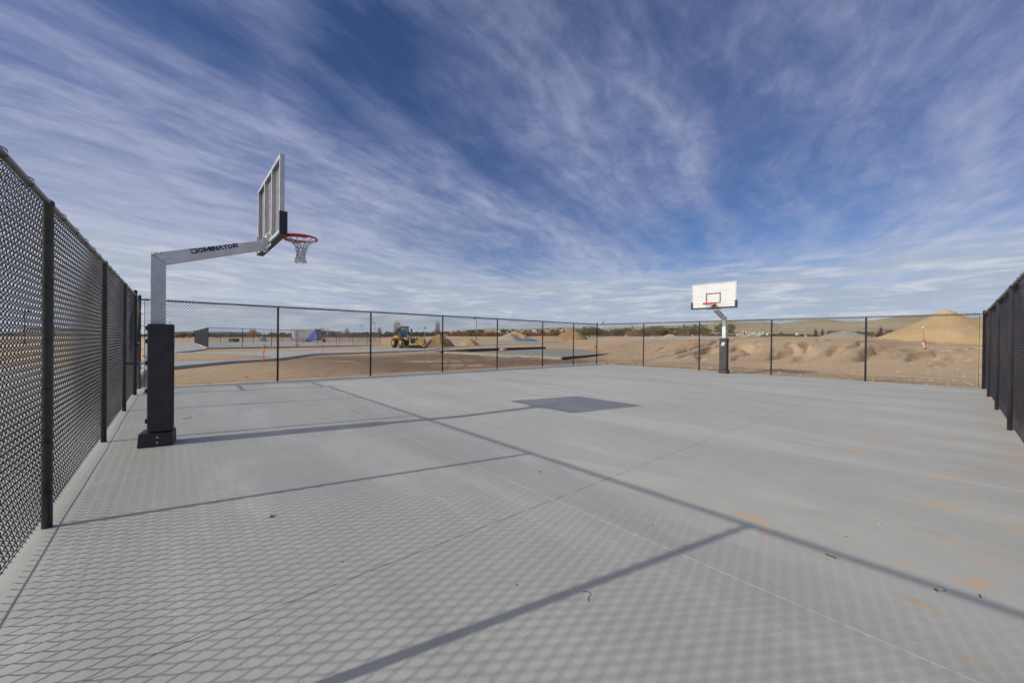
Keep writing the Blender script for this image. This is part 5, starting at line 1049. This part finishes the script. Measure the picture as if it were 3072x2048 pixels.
# ------------------------------------------------------------------ houses
def house(px, D, w, d, h, label, wall, yaw=0.0, z=None):
    p = at(px, D); o = empty('house', (p[0], p[1], p[2]), XR+yaw); tag(o, label, 'house', 'houses beyond the building site')
    m = MB(); m.prism([(-w/2, -.3), (w/2, -.3), (w/2, h), (-w/2, h)], 1, -d/2, d/2); wl = m.obj('wall', wall, o)
    m = MB(); rh = d*.22; V = [(-w/2-.4, -d/2-.4, h), (w/2+.4, -d/2-.4, h), (w/2+.4, d/2+.4, h), (-w/2-.4, d/2+.4, h), (-w/2+2, 0, h+rh), (w/2-2, 0, h+rh)]
    m.add(V, [(0, 1, 5, 4), (1, 2, 5), (2, 3, 4, 5), (3, 0, 4), (3, 2, 1, 0)]); m.obj('roof', M_roof, o)
    for x in (-w*.3, w*.05, w*.33):
        m = MB(); m.box((x-.6, -d/2-.03, 1.0), (x+.6, -d/2-.005, 2.2)); f = m.obj('window', M_white, o); m = MB(); m.box((x-.5, -d/2-.04, 1.08), (x+.5, -d/2-.031, 2.12)); m.obj('pane', M_glass, f)
house(562, 360, 16, 9, 2.8, 'dark roofed house left of the second court', M_wallh)
house(532, 380, 15, 9, 2.6, 'grey house at the left end of the far houses', M_wallh2, .3)
house(632, 380, 16, 9, 2.6, 'pale house behind the left side of the second court', M_wallh)
house(676, 380, 18, 9, 2.8, 'tan house left of the green utility box', M_wallh2, -.2)
house(722, 400, 20, 9, 2.8, 'tan house behind the green utility box', M_wallh2)
house(984, 300, 12, 9, 2.8, 'small white house far right of the trailer', M_white)
house(1902, 195, 8, 5, 1.3, 'low wooden building before the middle trees', pmat('tan_board', (.48, .34, .22), .9))
house(120, 260, 14, 9, 3.0, 'long low house seen through the near left mesh', M_wallh)
house(225, 240, 13, 9, 2.8, 'low house seen through the second bay of the left fence', M_wallh2)
for i, (px, D, y) in enumerate(((1496, 1150, 992), (1522, 1200, 993), (1604, 1100, 990.5), (1625, 1180, 993), (1690, 1150, 990), (1712, 1200, 993), (2058, 1000, 984), (2035, 1050, 988))):
    q = CAM+ray(px, y)/(ray(px, y) @ FW)*D; o = empty('house', tuple(q), XR+random.uniform(-.5, .5)); tag(o, ('leftmost tiny white house on the wooded ridge', 'tiny tan house on the ridge beside the leftmost white one', 'tiny white house on the ridge above the blue tarp', 'tiny tan house on the ridge right of the blue tarp', 'tiny white house on the ridge left of the steep brown pile', 'tiny tan house on the ridge over the steep brown pile', 'tiny white house on the ridge above the olive trees', 'tiny tan house on the ridge over the dark middle tree')[i], 'house', 'tiny houses on the wooded ridge')
    m = MB(); m.box((-4, -3, -4), (4, 3, 2)); m.obj('wall', M_wallh2 if i % 2 else M_white, o); m = MB(); m.add([(-4.4, -3.4, 2), (4.4, -3.4, 2), (4.4, 3.4, 2), (-4.4, 3.4, 2), (-3, 0, 3.6), (3, 0, 3.6)], [(0, 1, 5, 4), (1, 2, 5), (2, 3, 4, 5), (3, 0, 4), (3, 2, 1, 0)]); m.obj('roof', M_roof, o)

# loose clods on the dirt outside the fence
V, F, k = [], [], 0
for i in range(3200):
    if random.random() < .5: x, y = random.uniform(-6, 19), -abs(random.expovariate(.18))-.5
    else: x, y = -abs(random.expovariate(.12))-.5, random.uniform(-4, 15)
    if y < -15 and x > 3: continue
    s = min(.11, random.expovariate(42)+.010); z = H(x, y); a = random.uniform(0, 6)
    pts = [(x+s*math.cos(a+j*1.57)*random.uniform(.7, 1.2), y+s*math.sin(a+j*1.57)*random.uniform(.7, 1.2), z-.01) for j in range(4)]
    V += pts+[(x+random.uniform(-.3, .3)*s, y+random.uniform(-.3, .3)*s, z+s*random.uniform(.4, .9))]; F += [(k+j, k+(j+1) % 4, k+4) for j in range(4)]; k += 5
tag(rawmesh('dirt_clods', V, F, M_dirt, None, False), 'loose clods scattered over the dirt outside the fences', 'dirt clods', None, 'stuff')
